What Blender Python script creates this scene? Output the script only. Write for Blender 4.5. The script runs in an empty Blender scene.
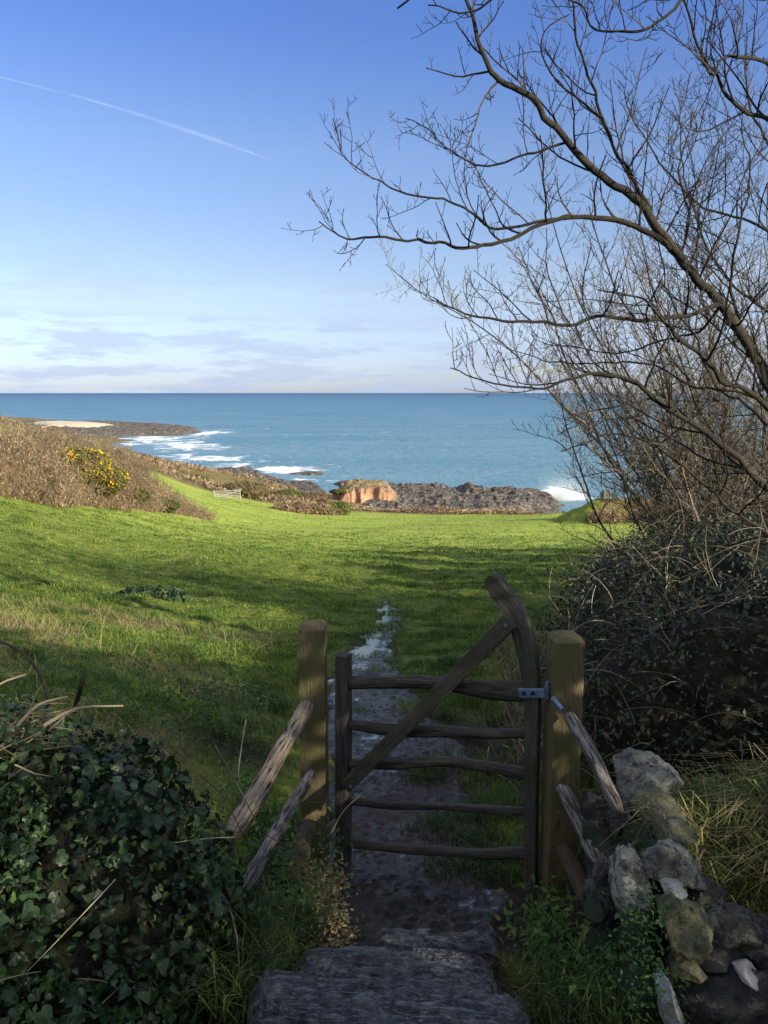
import bpy, bmesh, math, random
import numpy as np
from mathutils import Vector, Matrix
random.seed(7)
rng = np.random.default_rng(7)
C = bpy.context.scene.collection
R = math.radians
# ------------------------------------------------------------------ camera, sky, sun, exposure
CZ = 25.0
PITCH = R(8.8)
F = 770.0
cam = bpy.data.cameras.new('camera')
cam_o = bpy.data.objects.new('camera', cam)
C.objects.link(cam_o)
cam_o.location = (0, 0, CZ)
cam_o.rotation_euler = (R(90) - PITCH, 0, 0)
cam.sensor_fit = 'VERTICAL'; cam.sensor_height = 24; cam.lens = 24 * F / 1024
cam.clip_start = 0.05; cam.clip_end = 90000
bpy.context.scene.camera = cam_o

SUN_AZ = R(127)      # clockwise from +Y
SUN_EL = R(20)
world = bpy.data.worlds.new('World'); bpy.context.scene.world = world
world.use_nodes = True
nt = world.node_tree; nt.nodes.clear()
def N(nt, t, **kw):
    n = nt.nodes.new(t)
    for k, v in kw.items():
        if k.startswith('i_'):
            n.inputs[k[2:].replace('_', ' ')].default_value = v
        else: setattr(n, k, v)
    return n
L = nt.links.new
out = N(nt, 'ShaderNodeOutputWorld'); bg = N(nt, 'ShaderNodeBackground')
sky = N(nt, 'ShaderNodeTexSky', sky_type='NISHITA', sun_disc=False)
sky.sun_elevation = SUN_EL; sky.sun_rotation = SUN_AZ; sky.altitude = 0
sky.air_density = 1.0; sky.dust_density = .35; sky.ozone_density = 3.0
hs = N(nt, 'ShaderNodeHueSaturation'); hs.inputs['Saturation'].default_value = 1.12; hs.inputs['Value'].default_value = 1.0
L(sky.outputs[0], hs.inputs['Color'])
tint = N(nt, 'ShaderNodeMix', data_type='RGBA', blend_type='MULTIPLY'); tint.inputs[0].default_value = 1
L(hs.outputs[0], tint.inputs[6]); tint.inputs[7].default_value = (1.02, 1.0, 1.16, 1)
# thin streaks of low cloud laid out by direction
tc = N(nt, 'ShaderNodeTexCoord'); sep = N(nt, 'ShaderNodeSeparateXYZ'); L(tc.outputs['Generated'], sep.inputs[0])
mp = N(nt, 'ShaderNodeMapping'); mp.inputs['Scale'].default_value = (2.2, 2.2, 26); mp.inputs['Location'].default_value = (3.3, 1.2, .4)
L(tc.outputs['Generated'], mp.inputs[0])
cn = N(nt, 'ShaderNodeTexNoise'); cn.inputs['Scale'].default_value = 1.6; cn.inputs['Detail'].default_value = 6; cn.inputs['Roughness'].default_value = .55
L(mp.outputs[0], cn.inputs['Vector'])
cr = N(nt, 'ShaderNodeValToRGB'); cr.color_ramp.elements[0].position = .50; cr.color_ramp.elements[1].position = .66
L(cn.outputs[0], cr.inputs[0])
band = N(nt, 'ShaderNodeValToRGB')   # cloud only in a low band
e = band.color_ramp.elements; e[0].position = 0.0; e[0].color = (.3, .3, .3, 1); e[1].position = .175; e[1].color = (0, 0, 0, 1)
k = e.new(.04); k.color = (.1, .1, .1, 1); k = e.new(.09); k.color = (.12, .12, .12, 1); k = e.new(.13); k.color = (.2,) * 3 + (1,)
L(sep.outputs['Z'], band.inputs[0])
mm = N(nt, 'ShaderNodeMath', operation='MULTIPLY'); L(cr.outputs[0], mm.inputs[0]); L(band.outputs[0], mm.inputs[1])
cm = N(nt, 'ShaderNodeMix', data_type='RGBA'); L(mm.outputs[0], cm.inputs[0]); L(tint.outputs[2], cm.inputs[6])
cm.inputs[7].default_value = (3.6, 4.1, 5.1, 1)
# the air of that day: less glare at the horizon, deeper blue above
air = N(nt, 'ShaderNodeValToRGB'); e = air.color_ramp.elements; e[0].position = 0; e[0].color = (.44, .52, .76, 1); e[1].position = 1; e[1].color = (1, .95, .9, 1)
for p_, c_ in ((.03, (.50, .54, .70)), (.12, (.83, .66, .58)), (.28, (.92, .73, .66)), (.40, (.68, .64, .74)), (.55, (.7, .7, .8))):
    k = e.new(p_); k.color = c_ + (1,)
L(sep.outputs['Z'], air.inputs[0])
tint2 = N(nt, 'ShaderNodeMix', data_type='RGBA', blend_type='MULTIPLY'); tint2.inputs[0].default_value = 1
L(tint.outputs[2], tint2.inputs[6]); L(air.outputs[0], tint2.inputs[7]); L(tint2.outputs[2], cm.inputs[6])
# lilac bank of cloud low over the sea
mp2 = N(nt, 'ShaderNodeMapping'); mp2.inputs['Scale'].default_value = (4.5, 4.5, 30); mp2.inputs['Location'].default_value = (7.7, 2.2, .15); L(tc.outputs['Generated'], mp2.inputs[0])
cn2 = N(nt, 'ShaderNodeTexNoise'); cn2.inputs['Scale'].default_value = 1.5; cn2.inputs['Detail'].default_value = 7; cn2.inputs['Roughness'].default_value = .6; L(mp2.outputs[0], cn2.inputs['Vector'])
cr2 = N(nt, 'ShaderNodeValToRGB'); cr2.color_ramp.elements[0].position = .47; cr2.color_ramp.elements[1].position = .56; L(cn2.outputs[0], cr2.inputs[0])
bd2 = N(nt, 'ShaderNodeValToRGB'); e = bd2.color_ramp.elements; e[0].position = 0; e[0].color = (.7,) * 3 + (1,); e[1].position = .20; e[1].color = (0, 0, 0, 1)
for p_, c_ in ((.05, .6), (.085, .55), (.10, .05), (.12, .25), (.15, .2)):
    k = e.new(p_); k.color = (c_,) * 3 + (1,)
L(sep.outputs['Z'], bd2.inputs[0])
m2 = N(nt, 'ShaderNodeMath', operation='MULTIPLY'); L(cr2.outputs[0], m2.inputs[0]); L(bd2.outputs[0], m2.inputs[1])
lm = N(nt, 'ShaderNodeMix', data_type='RGBA'); L(m2.outputs[0], lm.inputs[0]); L(cm.outputs[2], lm.inputs[6]); lm.inputs[7].default_value = (2.2, 2.6, 3.6, 1)
# unseen bright cloud added overhead and behind to lift the shaded foreground
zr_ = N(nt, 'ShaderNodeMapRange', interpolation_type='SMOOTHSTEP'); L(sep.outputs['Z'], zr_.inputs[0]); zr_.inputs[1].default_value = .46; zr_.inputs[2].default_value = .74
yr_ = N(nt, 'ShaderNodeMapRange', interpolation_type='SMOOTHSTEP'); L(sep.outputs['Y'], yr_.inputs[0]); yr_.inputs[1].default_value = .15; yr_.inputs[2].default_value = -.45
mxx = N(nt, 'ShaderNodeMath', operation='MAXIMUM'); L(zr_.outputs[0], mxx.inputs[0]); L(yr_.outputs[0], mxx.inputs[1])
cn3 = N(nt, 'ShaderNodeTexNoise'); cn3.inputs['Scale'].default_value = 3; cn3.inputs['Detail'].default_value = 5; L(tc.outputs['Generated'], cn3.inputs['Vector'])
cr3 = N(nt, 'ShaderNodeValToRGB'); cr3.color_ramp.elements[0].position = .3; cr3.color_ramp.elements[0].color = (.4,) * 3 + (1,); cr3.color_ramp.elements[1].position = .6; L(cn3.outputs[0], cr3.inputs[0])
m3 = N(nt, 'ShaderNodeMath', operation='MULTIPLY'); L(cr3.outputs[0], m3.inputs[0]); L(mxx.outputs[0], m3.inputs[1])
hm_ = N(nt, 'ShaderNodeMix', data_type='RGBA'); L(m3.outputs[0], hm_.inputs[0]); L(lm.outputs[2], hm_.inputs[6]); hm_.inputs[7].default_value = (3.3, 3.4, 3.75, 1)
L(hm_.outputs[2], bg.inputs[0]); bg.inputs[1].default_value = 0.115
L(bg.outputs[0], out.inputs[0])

sun = bpy.data.lights.new('sun', 'SUN'); sun.energy = 4.8; sun.angle = R(.5); sun.color = (1, .89, .72)
sun_o = bpy.data.objects.new('sun', sun); C.objects.link(sun_o)
SD = Vector((math.sin(SUN_AZ) * math.cos(SUN_EL), math.cos(SUN_AZ) * math.cos(SUN_EL), math.sin(SUN_EL)))
sun_o.rotation_euler = SD.to_track_quat('Z', 'Y').to_euler(); sun_o.location = (20, -20, 40)
vs = bpy.context.scene.view_settings
vs.view_transform = 'Standard'; vs.look = 'None'; vs.gamma = 1; vs.use_curve_mapping = False; vs.exposure = 1.05
cy = bpy.context.scene.cycles
cy.max_bounces = 6; cy.diffuse_bounces = 3; cy.glossy_bounces = 2; cy.transmission_bounces = 3; cy.transparent_max_bounces = 6; cy.volume_bounces = 1

# ------------------------------------------------------------------ helpers
def P(px, py, Y):
    """point at horizontal distance Y seen at that pixel"""
    a, b = (px - 384) / F, -(py - 512) / F
    dy = math.cos(PITCH) + b * math.sin(PITCH); dz = -math.sin(PITCH) + b * math.cos(PITCH)
    t = Y / dy
    return np.array((a * t, Y, CZ + dz * t))
def PZ(px, py, z=0.0):
    a, b = (px - 384) / F, -(py - 512) / F
    dy = math.cos(PITCH) + b * math.sin(PITCH); dz = -math.sin(PITCH) + b * math.cos(PITCH)
    t = (z - CZ) / dz
    return np.array((a * t, dy * t, z))
def _h(ix, iy, iz, s):
    v = (ix.astype(np.int64) * 73856093) ^ (iy.astype(np.int64) * 19349663) ^ (iz.astype(np.int64) * 83492791) ^ (s * 2654435)
    v = (v ^ (v >> 13)) * 1274126177 & 0x7fffffff
    v = (v ^ (v >> 16)) & 0xffff
    return v / 65535.0
def vn(p, s=0):
    i = np.floor(p).astype(np.int64); f = p - i; f = f * f * (3 - 2 * f)
    r = 0
    for a in (0, 1):
        for b in (0, 1):
            for c in (0, 1):
                w = (f[:, 0] if a else 1 - f[:, 0]) * (f[:, 1] if b else 1 - f[:, 1]) * (f[:, 2] if c else 1 - f[:, 2])
                r = r + w * _h(i[:, 0] + a, i[:, 1] + b, i[:, 2] + c, s)
    return r * 2 - 1
def fbm(p, sc=1, o=4, s=0, ridged=False):
    p = np.asarray(p, float) * sc; r = 0; am = 1; tot = 0
    for k in range(o):
        n = vn(p, s + k)
        if ridged: n = 1 - 2 * np.abs(n)
        r = r + am * n; tot += am; am *= .5; p = p * 2.03 + 11.3
    return r / tot
def f2(x, y, sc=1, o=4, s=0, ridged=False):
    x = np.asarray(x, float); y = np.asarray(y, float)
    return fbm(np.stack([x.ravel(), y.ravel(), np.zeros(x.size)], 1), sc, o, s, ridged).reshape(x.shape)
def sst(a, b, x):
    if a > b: return 1 - sst(b, a, x)
    t = np.clip((x - a) / (b - a), 0, 1); return t * t * (3 - 2 * t)

def mk(name, V, faces, mat, parent=None, attrs=None, smooth=False, base=None):
    """one mesh object from numpy arrays; V in world coordinates"""
    V = np.asarray(V, float)
    if parent is not None: o0 = np.array(parent_loc(parent))
    elif base is not None: o0 = np.array(base)
    else: o0 = np.array((V[:, 0].mean(), V[:, 1].mean(), V[:, 2].min()))
    me = bpy.data.meshes.new(name)
    if not isinstance(faces, list): faces = [faces]
    faces = [np.asarray(f) for f in faces if len(f)]
    me.vertices.add(len(V)); me.vertices.foreach_set('co', (V - o0).astype(np.float32).ravel())
    nl = sum(f.size for f in faces); npoly = sum(len(f) for f in faces)
    me.loops.add(nl); me.polygons.add(npoly)
    me.loops.foreach_set('vertex_index', np.concatenate([f.ravel() for f in faces]).astype(np.int32))
    sizes = np.concatenate([np.full(len(f), f.shape[1]) for f in faces])
    st = np.concatenate([[0], np.cumsum(sizes)[:-1]])
    me.polygons.foreach_set('loop_start', st.astype(np.int32)); me.polygons.foreach_set('loop_total', sizes.astype(np.int32))
    me.polygons.foreach_set('use_smooth', np.full(npoly, smooth))
    if attrs:
        for k, a in attrs.items():
            a = np.asarray(a, float)
            if a.ndim == 1:
                at = me.attributes.new(k, 'FLOAT', 'POINT'); at.data.foreach_set('value', a.astype(np.float32))
            else:
                at = me.attributes.new(k, 'FLOAT_VECTOR', 'POINT'); at.data.foreach_set('vector', a.astype(np.float32).ravel())
    me.update(calc_edges=True); me.validate()
    if mat is not None: me.materials.append(mat)
    o = bpy.data.objects.new(name, me); C.objects.link(o)
    if parent is not None: o.parent = parent
    else: o.location = o0
    return o
def parent_loc(p):
    l = Vector(p.location)
    while p.parent: p = p.parent; l = l + p.location
    return l
def tag(o, label, cat, group=None, kind=None):
    if label: o['label'] = label
    if cat: o['category'] = cat
    if group: o['group'] = group
    if kind: o['kind'] = kind
    return o
def thing(name, loc, label, cat, group=None):
    o = bpy.data.objects.new(name, None); C.objects.link(o); o.location = Vector(loc); o.empty_display_size = .2
    return tag(o, label, cat, group)
class Acc:
    """collects pieces of one mesh"""
    def __init__(s): s.V = []; s.F = {}; s.A = {}; s.n = 0
    def add(s, V, faces, **attrs):
        V = np.asarray(V, float)
        for f in (faces if isinstance(faces, list) else [faces]):
            f = np.asarray(f)
            if len(f): s.F.setdefault(f.shape[1], []).append(f + s.n)
        s.V.append(V); s.n += len(V)
        for k, a in attrs.items(): s.A.setdefault(k, []).append(np.asarray(a, float))
    def build(s, name, mat, parent=None, smooth=False, base=None):
        if not s.n: return None
        return mk(name, np.concatenate(s.V), [np.concatenate(v) for v in s.F.values()], mat, parent,
                  {k: np.concatenate(v) for k, v in s.A.items()}, smooth, base)
def tube(acc, pts, rad, sides=6, rough=0.0, seed=0, cap=True, flat=1.0, rnd=0.5, up=None):
    pts = np.asarray(pts, float); n = len(pts); rad = np.broadcast_to(np.asarray(rad, float), (n,))
    t = np.gradient(pts, axis=0); t /= np.linalg.norm(t, axis=1)[:, None] + 1e-9
    ref = np.array((0, 0, 1.)) if up is None else np.asarray(up, float)
    if abs(t[n // 2] @ ref) > .92: ref = np.array((1., .1, 0))
    u = np.cross(t, ref); u /= np.linalg.norm(u, axis=1)[:, None] + 1e-9
    v = np.cross(u, t)
    a = np.arange(sides) * 2 * math.pi / sides
    ca, sa = np.cos(a), np.sin(a)
    r = rad[:, None] * np.ones(sides)
    ln = np.concatenate([[0], np.cumsum(np.linalg.norm(np.diff(pts, axis=0), axis=1))])
    g = np.stack([np.tile(ca, (n, 1)).ravel() * .06 + seed, np.tile(sa, (n, 1)).ravel() * .06, np.repeat(ln, sides)], 1)
    if rough:
        q = np.stack([np.tile(ca, (n, 1)).ravel() * 1.3 + seed * 7.1, np.tile(sa, (n, 1)).ravel() * 1.3, np.repeat(ln, sides) * 3.0], 1)
        q2 = q * np.array((2.6, 2.6, .8)); q3 = q * np.array((1, 1, 5.))
        r = r * (1 + rough * (1.0 * fbm(q, 1, 2, 3) + .8 * fbm(q2, 1, 3, 9) + .35 * fbm(q3, 1, 2, 5)).reshape(n, sides))
    V = pts[:, None, :] + u[:, None, :] * (ca * r)[..., None] + v[:, None, :] * (sa * r * flat)[..., None]
    V = V.reshape(-1, 3)
    i = np.arange(n - 1)[:, None] * sides; j = np.arange(sides)[None, :]; j2 = (j + 1) % sides
    Fq = np.stack([i + j, i + j2, i + sides + j2, i + sides + j], -1).reshape(-1, 4)
    fl = [Fq]
    if cap:
        V = np.concatenate([V, pts[:1], pts[-1:]]); g = np.concatenate([g, g[:1], g[-1:]])
        jj = np.arange(sides); j2 = (jj + 1) % sides; b = (n - 1) * sides
        fl.append(np.concatenate([np.stack([j2, jj, np.full(sides, n * sides)], 1), np.stack([b + jj, b + j2, np.full(sides, n * sides + 1)], 1)]))
    acc.add(V, fl, grain=g, rnd=np.full(len(V), rnd))
def batch_tubes(acc, items, sides=3):
    by = {}
    for it in items: by.setdefault(len(it[0]), []).append(it)
    for n, g in by.items():
        Pt = np.array([i[0] for i in g], float); Rd = np.array([i[1] for i in g], float); m = len(g)
        t = np.gradient(Pt, axis=1); t /= np.linalg.norm(t, axis=2)[..., None] + 1e-9
        ref = np.where((np.abs(t[:, n // 2, 2]) > .9)[:, None], np.array([[1, .1, 0]]), np.array([[0, 0, 1.]]))
        u = np.cross(t, ref[:, None, :]); u /= np.linalg.norm(u, axis=2)[..., None] + 1e-9; v = np.cross(u, t)
        a = np.arange(sides) * 2 * math.pi / sides
        V = Pt[:, :, None] + (u[:, :, None] * np.cos(a)[None, None, :, None] + v[:, :, None] * np.sin(a)[None, None, :, None]) * Rd[:, :, None, None]
        o = (np.arange(m) * n * sides)[:, None, None]; i = (np.arange(n - 1) * sides)[None, :, None]; j = np.arange(sides)[None, None]; j2 = (j + 1) % sides
        F_ = np.stack([o + i + j, o + i + j2, o + i + sides + j2, o + i + sides + j], -1).reshape(-1, 4)
        acc.add(V.reshape(-1, 3), F_, rnd=np.repeat([i_[2] for i_ in g], n * sides))
def smooth_line(pts, n):
    """Catmull-Rom resample"""
    p = np.asarray(pts, float)
    if len(p) < 3:
        t = np.linspace(0, 1, n)[:, None]; return p[0] * (1 - t) + p[-1] * t
    q = np.concatenate([[2 * p[0] - p[1]], p, [2 * p[-1] - p[-2]]])
    T = np.linspace(0, len(p) - 1 - 1e-6, n); k = T.astype(int); t = (T - k)[:, None]
    a, b, c, d = q[k], q[k + 1], q[k + 2], q[k + 3]
    return .5 * (2 * b + (c - a) * t + (2 * a - 5 * b + 4 * c - d) * t ** 2 + (3 * b - a - 3 * c + d) * t ** 3)
def scatter(acc, TV, TF, pos, axis, nor, scale, rnd=None):
    """copies of a small template: local y -> axis, local z -> nor"""
    n = len(pos); TV = np.asarray(TV, float); k = len(TV)
    ax = axis / (np.linalg.norm(axis, axis=1)[:, None] + 1e-9)
    x = np.cross(ax, nor); x /= np.linalg.norm(x, axis=1)[:, None] + 1e-9
    z = np.cross(x, ax)
    scale = np.broadcast_to(scale, (n,))[:, None, None]
    V = pos[:, None, :] + scale * (TV[None, :, 0:1] * x[:, None] + TV[None, :, 1:2] * ax[:, None] + TV[None, :, 2:3] * z[:, None])
    if isinstance(TF, list) and isinstance(TF[0], tuple): TF = np.array(TF)
    off = (np.arange(n) * k)[:, None, None]
    fl = [(np.asarray(f)[None] + off).reshape(-1, np.asarray(f).shape[1]) for f in (TF if isinstance(TF, list) else [TF])]
    if rnd is None: rnd = rng.random(n)
    acc.add(V.reshape(-1, 3), fl, rnd=np.repeat(rnd, k))
IVY = [(0, .34, .06), (0, 0, 0), (-.2, -.12, -.02), (-.42, -.03, -.06), (-.54, .26, -.12), (-.34, .46, 0), (-.2, .74, -.03), (0, 1, -.14), (.2, .74, -.03), (.34, .46, 0), (.54, .26, -.12), (.42, -.03, -.06), (.2, -.12, -.02)]
IVYF = [(0, i, i + 1 if i < 12 else 1) for i in range(1, 13)]
LEAF = [(0, 0, 0), (-.24, .4, .07), (0, .45, -.03), (.24, .4, .07), (0, 1, -.06)]
LEAFF = [(0, 2, 1), (0, 3, 2), (1, 2, 4), (2, 3, 4)]
DIA = [(0, 0, 0), (-.3, .5, .06), (0, 1, 0), (.3, .5, .06)]
THIN = [(0, 0, 0), (-.16, .4, .05), (0, 1.1, 0), (.16, .5, .05)]
THINF = [(0, 3, 2), (0, 2, 1)]
DIAF = [(0, 3, 2), (0, 2, 1)]
def rdir(n): 
    v = rng.normal(size=(n, 3)); return v / np.linalg.norm(v, axis=1)[:, None]
def blades(acc, pos, h, w, lean, bend=.5, wind=(0, 0)):
    n = len(pos); h = np.broadcast_to(h, (n,)); w = np.broadcast_to(w, (n,)); lean = np.broadcast_to(lean, (n,))
    a = rng.random(n) * 2 * math.pi
    d = np.stack([np.cos(a), np.sin(a), np.zeros(n)], 1); s = np.stack([-np.sin(a), np.cos(a), np.zeros(n)], 1)
    a2 = rng.random(n) * 6.28; s = np.stack([np.cos(a2), np.sin(a2), np.zeros(n)], 1)
    d = d * lean[:, None]; d[:, 0] += wind[0]; d[:, 1] += wind[1]
    z = np.array((0, 0, 1.))
    m = pos + (z * .55 + d * .3) * h[:, None]
    t = pos + (z * (1 - .5 * np.clip(lean, 0, 1.4))[:, None] + d) * h[:, None]
    ww = (s * w[:, None] * .5)
    V = np.stack([pos - ww, pos + ww, m + ww * .75, m - ww * .75, t], 1).reshape(-1, 3)
    o = (np.arange(n) * 5)[:, None]
    acc.add(V, [o + np.array([[0, 1, 2, 3]]), o + np.array([[3, 2, 4]])], rnd=np.repeat(rng.random(n), 5), hgt=np.tile([0, 0, .55, .55, 1.], n))

# ------------------------------------------------------------------ materials
def mat(name):
    m = bpy.data.materials.new(name); m.use_nodes = True
    t = m.node_tree; b = t.nodes['Principled BSDF']; return m, t, b
def ramp(t, fac, stops):
    r = N(t, 'ShaderNodeValToRGB'); e = r.color_ramp.elements
    while len(e) > 1: e.remove(e[-1])
    e[0].position = stops[0][0]; e[0].color = tuple(stops[0][1]) + (1,)
    for p, c in stops[1:]:
        k = e.new(p); k.color = tuple(c) + (1,)
    t.links.new(fac, r.inputs[0]); return r.outputs[0]
def noise(t, sc, det=4, ro=.55, vec=None, scale3=None, loc=None, dist=0):
    n = N(t, 'ShaderNodeTexNoise'); n.inputs['Scale'].default_value = sc; n.inputs['Detail'].default_value = det; n.inputs['Roughness'].default_value = ro
    n.inputs['Distortion'].default_value = dist
    if vec is None: vec = N(t, 'ShaderNodeNewGeometry').outputs['Position']
    if scale3:
        mp = N(t, 'ShaderNodeMapping'); mp.inputs['Scale'].default_value = scale3
        t.links.new(vec, mp.inputs[0]); vec = mp.outputs[0]
    t.links.new(vec, n.inputs['Vector']); return n.outputs[0]
def attr(t, name, vec=False):
    a = N(t, 'ShaderNodeAttribute', attribute_name=name); return a.outputs['Vector' if vec else 'Fac']
def mixc(t, f, a, b, mode='MIX'):
    m = N(t, 'ShaderNodeMix', data_type='RGBA', blend_type=mode)
    for i, v in ((0, f), (6, a), (7, b)):
        if hasattr(v, 'links'): t.links.new(v, m.inputs[i])
        else: m.inputs[i].default_value = v if i == 0 else tuple(v) + (1,)
    return m.outputs[2]
def math_(t, op, a, b=None, c=None):
    m = N(t, 'ShaderNodeMath', operation=op)
    for i, v in enumerate((a, b, c)):
        if v is None: continue
        if hasattr(v, 'links'): t.links.new(v, m.inputs[i])
        else: m.inputs[i].default_value = v
    return m.outputs[0]
def bump(t, b, h, strength=.5, dist=.02):
    k = N(t, 'ShaderNodeBump'); k.inputs['Strength'].default_value = strength; k.inputs['Distance'].default_value = dist
    t.links.new(h, k.inputs['Height']); t.links.new(k.outputs[0], b.inputs['Normal']); return k
def leafy(name, stops, trans=.35, rough=.6, spec=.3):
    m, t, b = mat(name)
    c = ramp(t, attr(t, 'rnd'), stops)
    t.links.new(c, b.inputs['Base Color']); b.inputs['Roughness'].default_value = rough; b.inputs['Specular IOR Level'].default_value = spec
    if trans:
        tr = N(t, 'ShaderNodeBsdfTranslucent'); t.links.new(c, tr.inputs[0])
        mx = N(t, 'ShaderNodeMixShader'); mx.inputs[0].default_value = trans
        t.links.new(b.outputs[0], mx.inputs[1]); t.links.new(tr.outputs[0], mx.inputs[2])
        t.links.new(mx.outputs[0], t.nodes['Material Output'].inputs[0])
    return m
M = {}
M['grass'] = leafy('grass_green', [(0, (.040, .088, .020)), (.35, (.082, .168, .028)), (.75, (.135, .245, .045)), (.93, (.20, .28, .065)), (1, (.38, .33, .16))], .4, .65, .15)
def vary(m, lo, hi, yel):
    t = m.node_tree; rmp = [n for n in t.nodes if n.type == 'VALTORGB'][0]; src = rmp.outputs[0]; tg = [l.to_socket for l in src.links]
    c = mixc(t, 1.0, src, ramp(t, noise(t, .9, 4, .65), [(.36, lo), (.62, hi)]), 'MULTIPLY')
    c = mixc(t, ramp(t, noise(t, .12, 4, .6), [(.38, (0, 0, 0)), (.66, (.75,) * 3)]), c, mixc(t, 1.0, c, yel, 'MULTIPLY'))
    for x in tg: t.links.new(c, x)
vary(M['grass'], (.42, .48, .5), (1.35, 1.22, 1.1), (1.45, 1.2, 1.3))
M['grass_shade'] = leafy('grass_coarse', [(0, (.04, .08, .02)), (.5, (.085, .14, .03)), (.85, (.16, .20, .05)), (1, (.30, .26, .13))], .3, .6, .2)
M['grass_dark'] = leafy('grass_lush', [(0, (.028, .055, .018)), (.5, (.055, .095, .026)), (1, (.12, .15, .05))], .35, .6, .2)
M['dry'] = leafy('dry_grass', [(0, (.12, .10, .05)), (.4, (.27, .21, .10)), (.8, (.42, .34, .19)), (1, (.11, .16, .04))], .3, .7, .15)
M['ivy'] = leafy('ivy_leaf', [(0, (.016, .032, .014)), (.45, (.030, .062, .022)), (.8, (.052, .095, .03)), (.92, (.12, .14, .04)), (1, (.26, .18, .08))], .15, .48, .4)
M['bramble'] = leafy('bramble_leaf', [(0, (.02, .03, .02)), (.5, (.036, .05, .03)), (.85, (.06, .07, .035)), (1, (.15, .10, .06))], .12, .5, .35)
M['nettle'] = leafy('nettle_leaf', [(0, (.03, .075, .02)), (.6, (.06, .13, .03)), (1, (.16, .2, .04))], .3, .55, .3)
M['bracken'] = leafy('bracken_twig', [(0, (.10, .075, .05)), (.3, (.19, .135, .085)), (.6, (.29, .21, .125)), (.85, (.40, .31, .18)), (1, (.17, .18, .07))], .2, .8, .1)
M['scrub'] = leafy('scrub_leaf', [(0, (.05, .055, .02)), (.5, (.11, .12, .035)), (1, (.24, .21, .07))], .2, .7, .1)
M['green_scrub'] = leafy('green_scrub_leaf', [(0, (.05, .08, .02)), (.5, (.10, .15, .03)), (1, (.2, .24, .06))], .2, .7, .1)
M['gorse'] = leafy('gorse_spine', [(0, (.07, .075, .02)), (.6, (.17, .16, .045)), (1, (.34, .27, .08))], .2, .7, .1)
M['flower'] = leafy('gorse_flower', [(0, (.65, .42, .01)), (1, (.85, .62, .03))], .2, .7, .1)
M['evergreen'] = leafy('evergreen_leaf', [(0, (.02, .04, .015)), (1, (.05, .09, .03))], .15, .6, .3)

def wood(name, stops, sc=60, moss=None, bstr=.6, rough=.8):
    m, t, b = mat(name)
    g = attr(t, 'grain', True)
    n1 = noise(t, 9, 6, .65, g, (6, 6, .7)); n2 = noise(t, 5, 3, .5, g, (1, 1, 1))
    n3 = noise(t, 40, 4, .6, g, (6, 6, .35))
    s = math_(t, 'MULTIPLY_ADD', n3, .45, math_(t, 'MULTIPLY', n1, .6))
    c = ramp(t, s, stops)
    if moss:
        f = ramp(t, n2, [(.42, (0, 0, 0)), (.62, (1, 1, 1))])
        c = mixc(t, f, c, moss)
    t.links.new(c, b.inputs['Base Color']); b.inputs['Roughness'].default_value = rough; b.inputs['Specular IOR Level'].default_value = .25
    bump(t, b, s, bstr, .02)
    return m
M['post'] = wood('green_tanalised_post', [(.36, (.045, .032, .018)), (.46, (.13, .10, .055)), (.55, (.20, .16, .085)), (.64, (.10, .075, .04)), (.74, (.04, .03, .018))], moss=(.13, .125, .05), bstr=.9)
M['gatewood'] = wood('dark_weathered_oak', [(.36, (.014, .012, .010)), (.46, (.05, .043, .036)), (.54, (.085, .075, .062)), (.60, (.13, .12, .10)), (.70, (.03, .026, .022))], bstr=1.0)
M['gatelight'] = wood('grey_weathered_oak', [(.36, (.022, .019, .016)), (.47, (.07, .062, .05)), (.56, (.13, .12, .095)), (.68, (.035, .03, .026))], moss=(.06, .062, .035), bstr=.8)
M['cleft'] = wood('pale_cleft_rail', [(.36, (.05, .035, .025)), (.46, (.22, .17, .12)), (.56, (.42, .35, .26)), (.66, (.34, .24, .13)), (.78, (.08, .055, .04))], bstr=1.0)
M['cleftgrey'] = wood('grey_cleft_rail', [(.38, (.045, .04, .038)), (.48, (.14, .13, .12)), (.57, (.32, .30, .27)), (.66, (.2, .17, .14)), (.76, (.05, .045, .04))], bstr=1.0)
for k_, thr in (('cleft', .53), ('cleftgrey', .51)):
    t = M[k_].node_tree; b = t.nodes['Principled BSDF']; src = b.inputs['Base Color'].links[0].from_socket
    f = ramp(t, noise(t, 24, 5, .7, attr(t, 'grain', True), (2.4, 2.4, .38)), [(thr, (0, 0, 0)), (thr + .04, (1, 1, 1))])
    t.links.new(mixc(t, f, src, (.045, .035, .028)), b.inputs['Base Color'])
M['stub'] = wood('rotten_stub', [(.36, (.03, .02, .015)), (.55, (.10, .07, .04)), (.72, (.05, .035, .022))], bstr=1.0)
M['bark'] = wood('tree_bark', [(.35, (.010, .009, .008)), (.5, (.026, .022, .018)), (.7, (.055, .046, .034))], moss=(.04, .038, .02), bstr=.9)
M['twig'] = leafy('twig_bark', [(0, (.012, .010, .009)), (.6, (.028, .022, .018)), (1, (.06, .046, .034))], 0, .8, .2)
M['twigwarm'] = leafy('thicket_twig', [(0, (.05, .043, .033)), (.6, (.125, .105, .07)), (1, (.24, .205, .135))], 0, .8, .2)
M['deadstem'] = leafy('dead_stem', [(0, (.08, .06, .045)), (.6, (.2, .155, .11)), (1, (.36, .3, .22))], 0, .75, .2)

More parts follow.
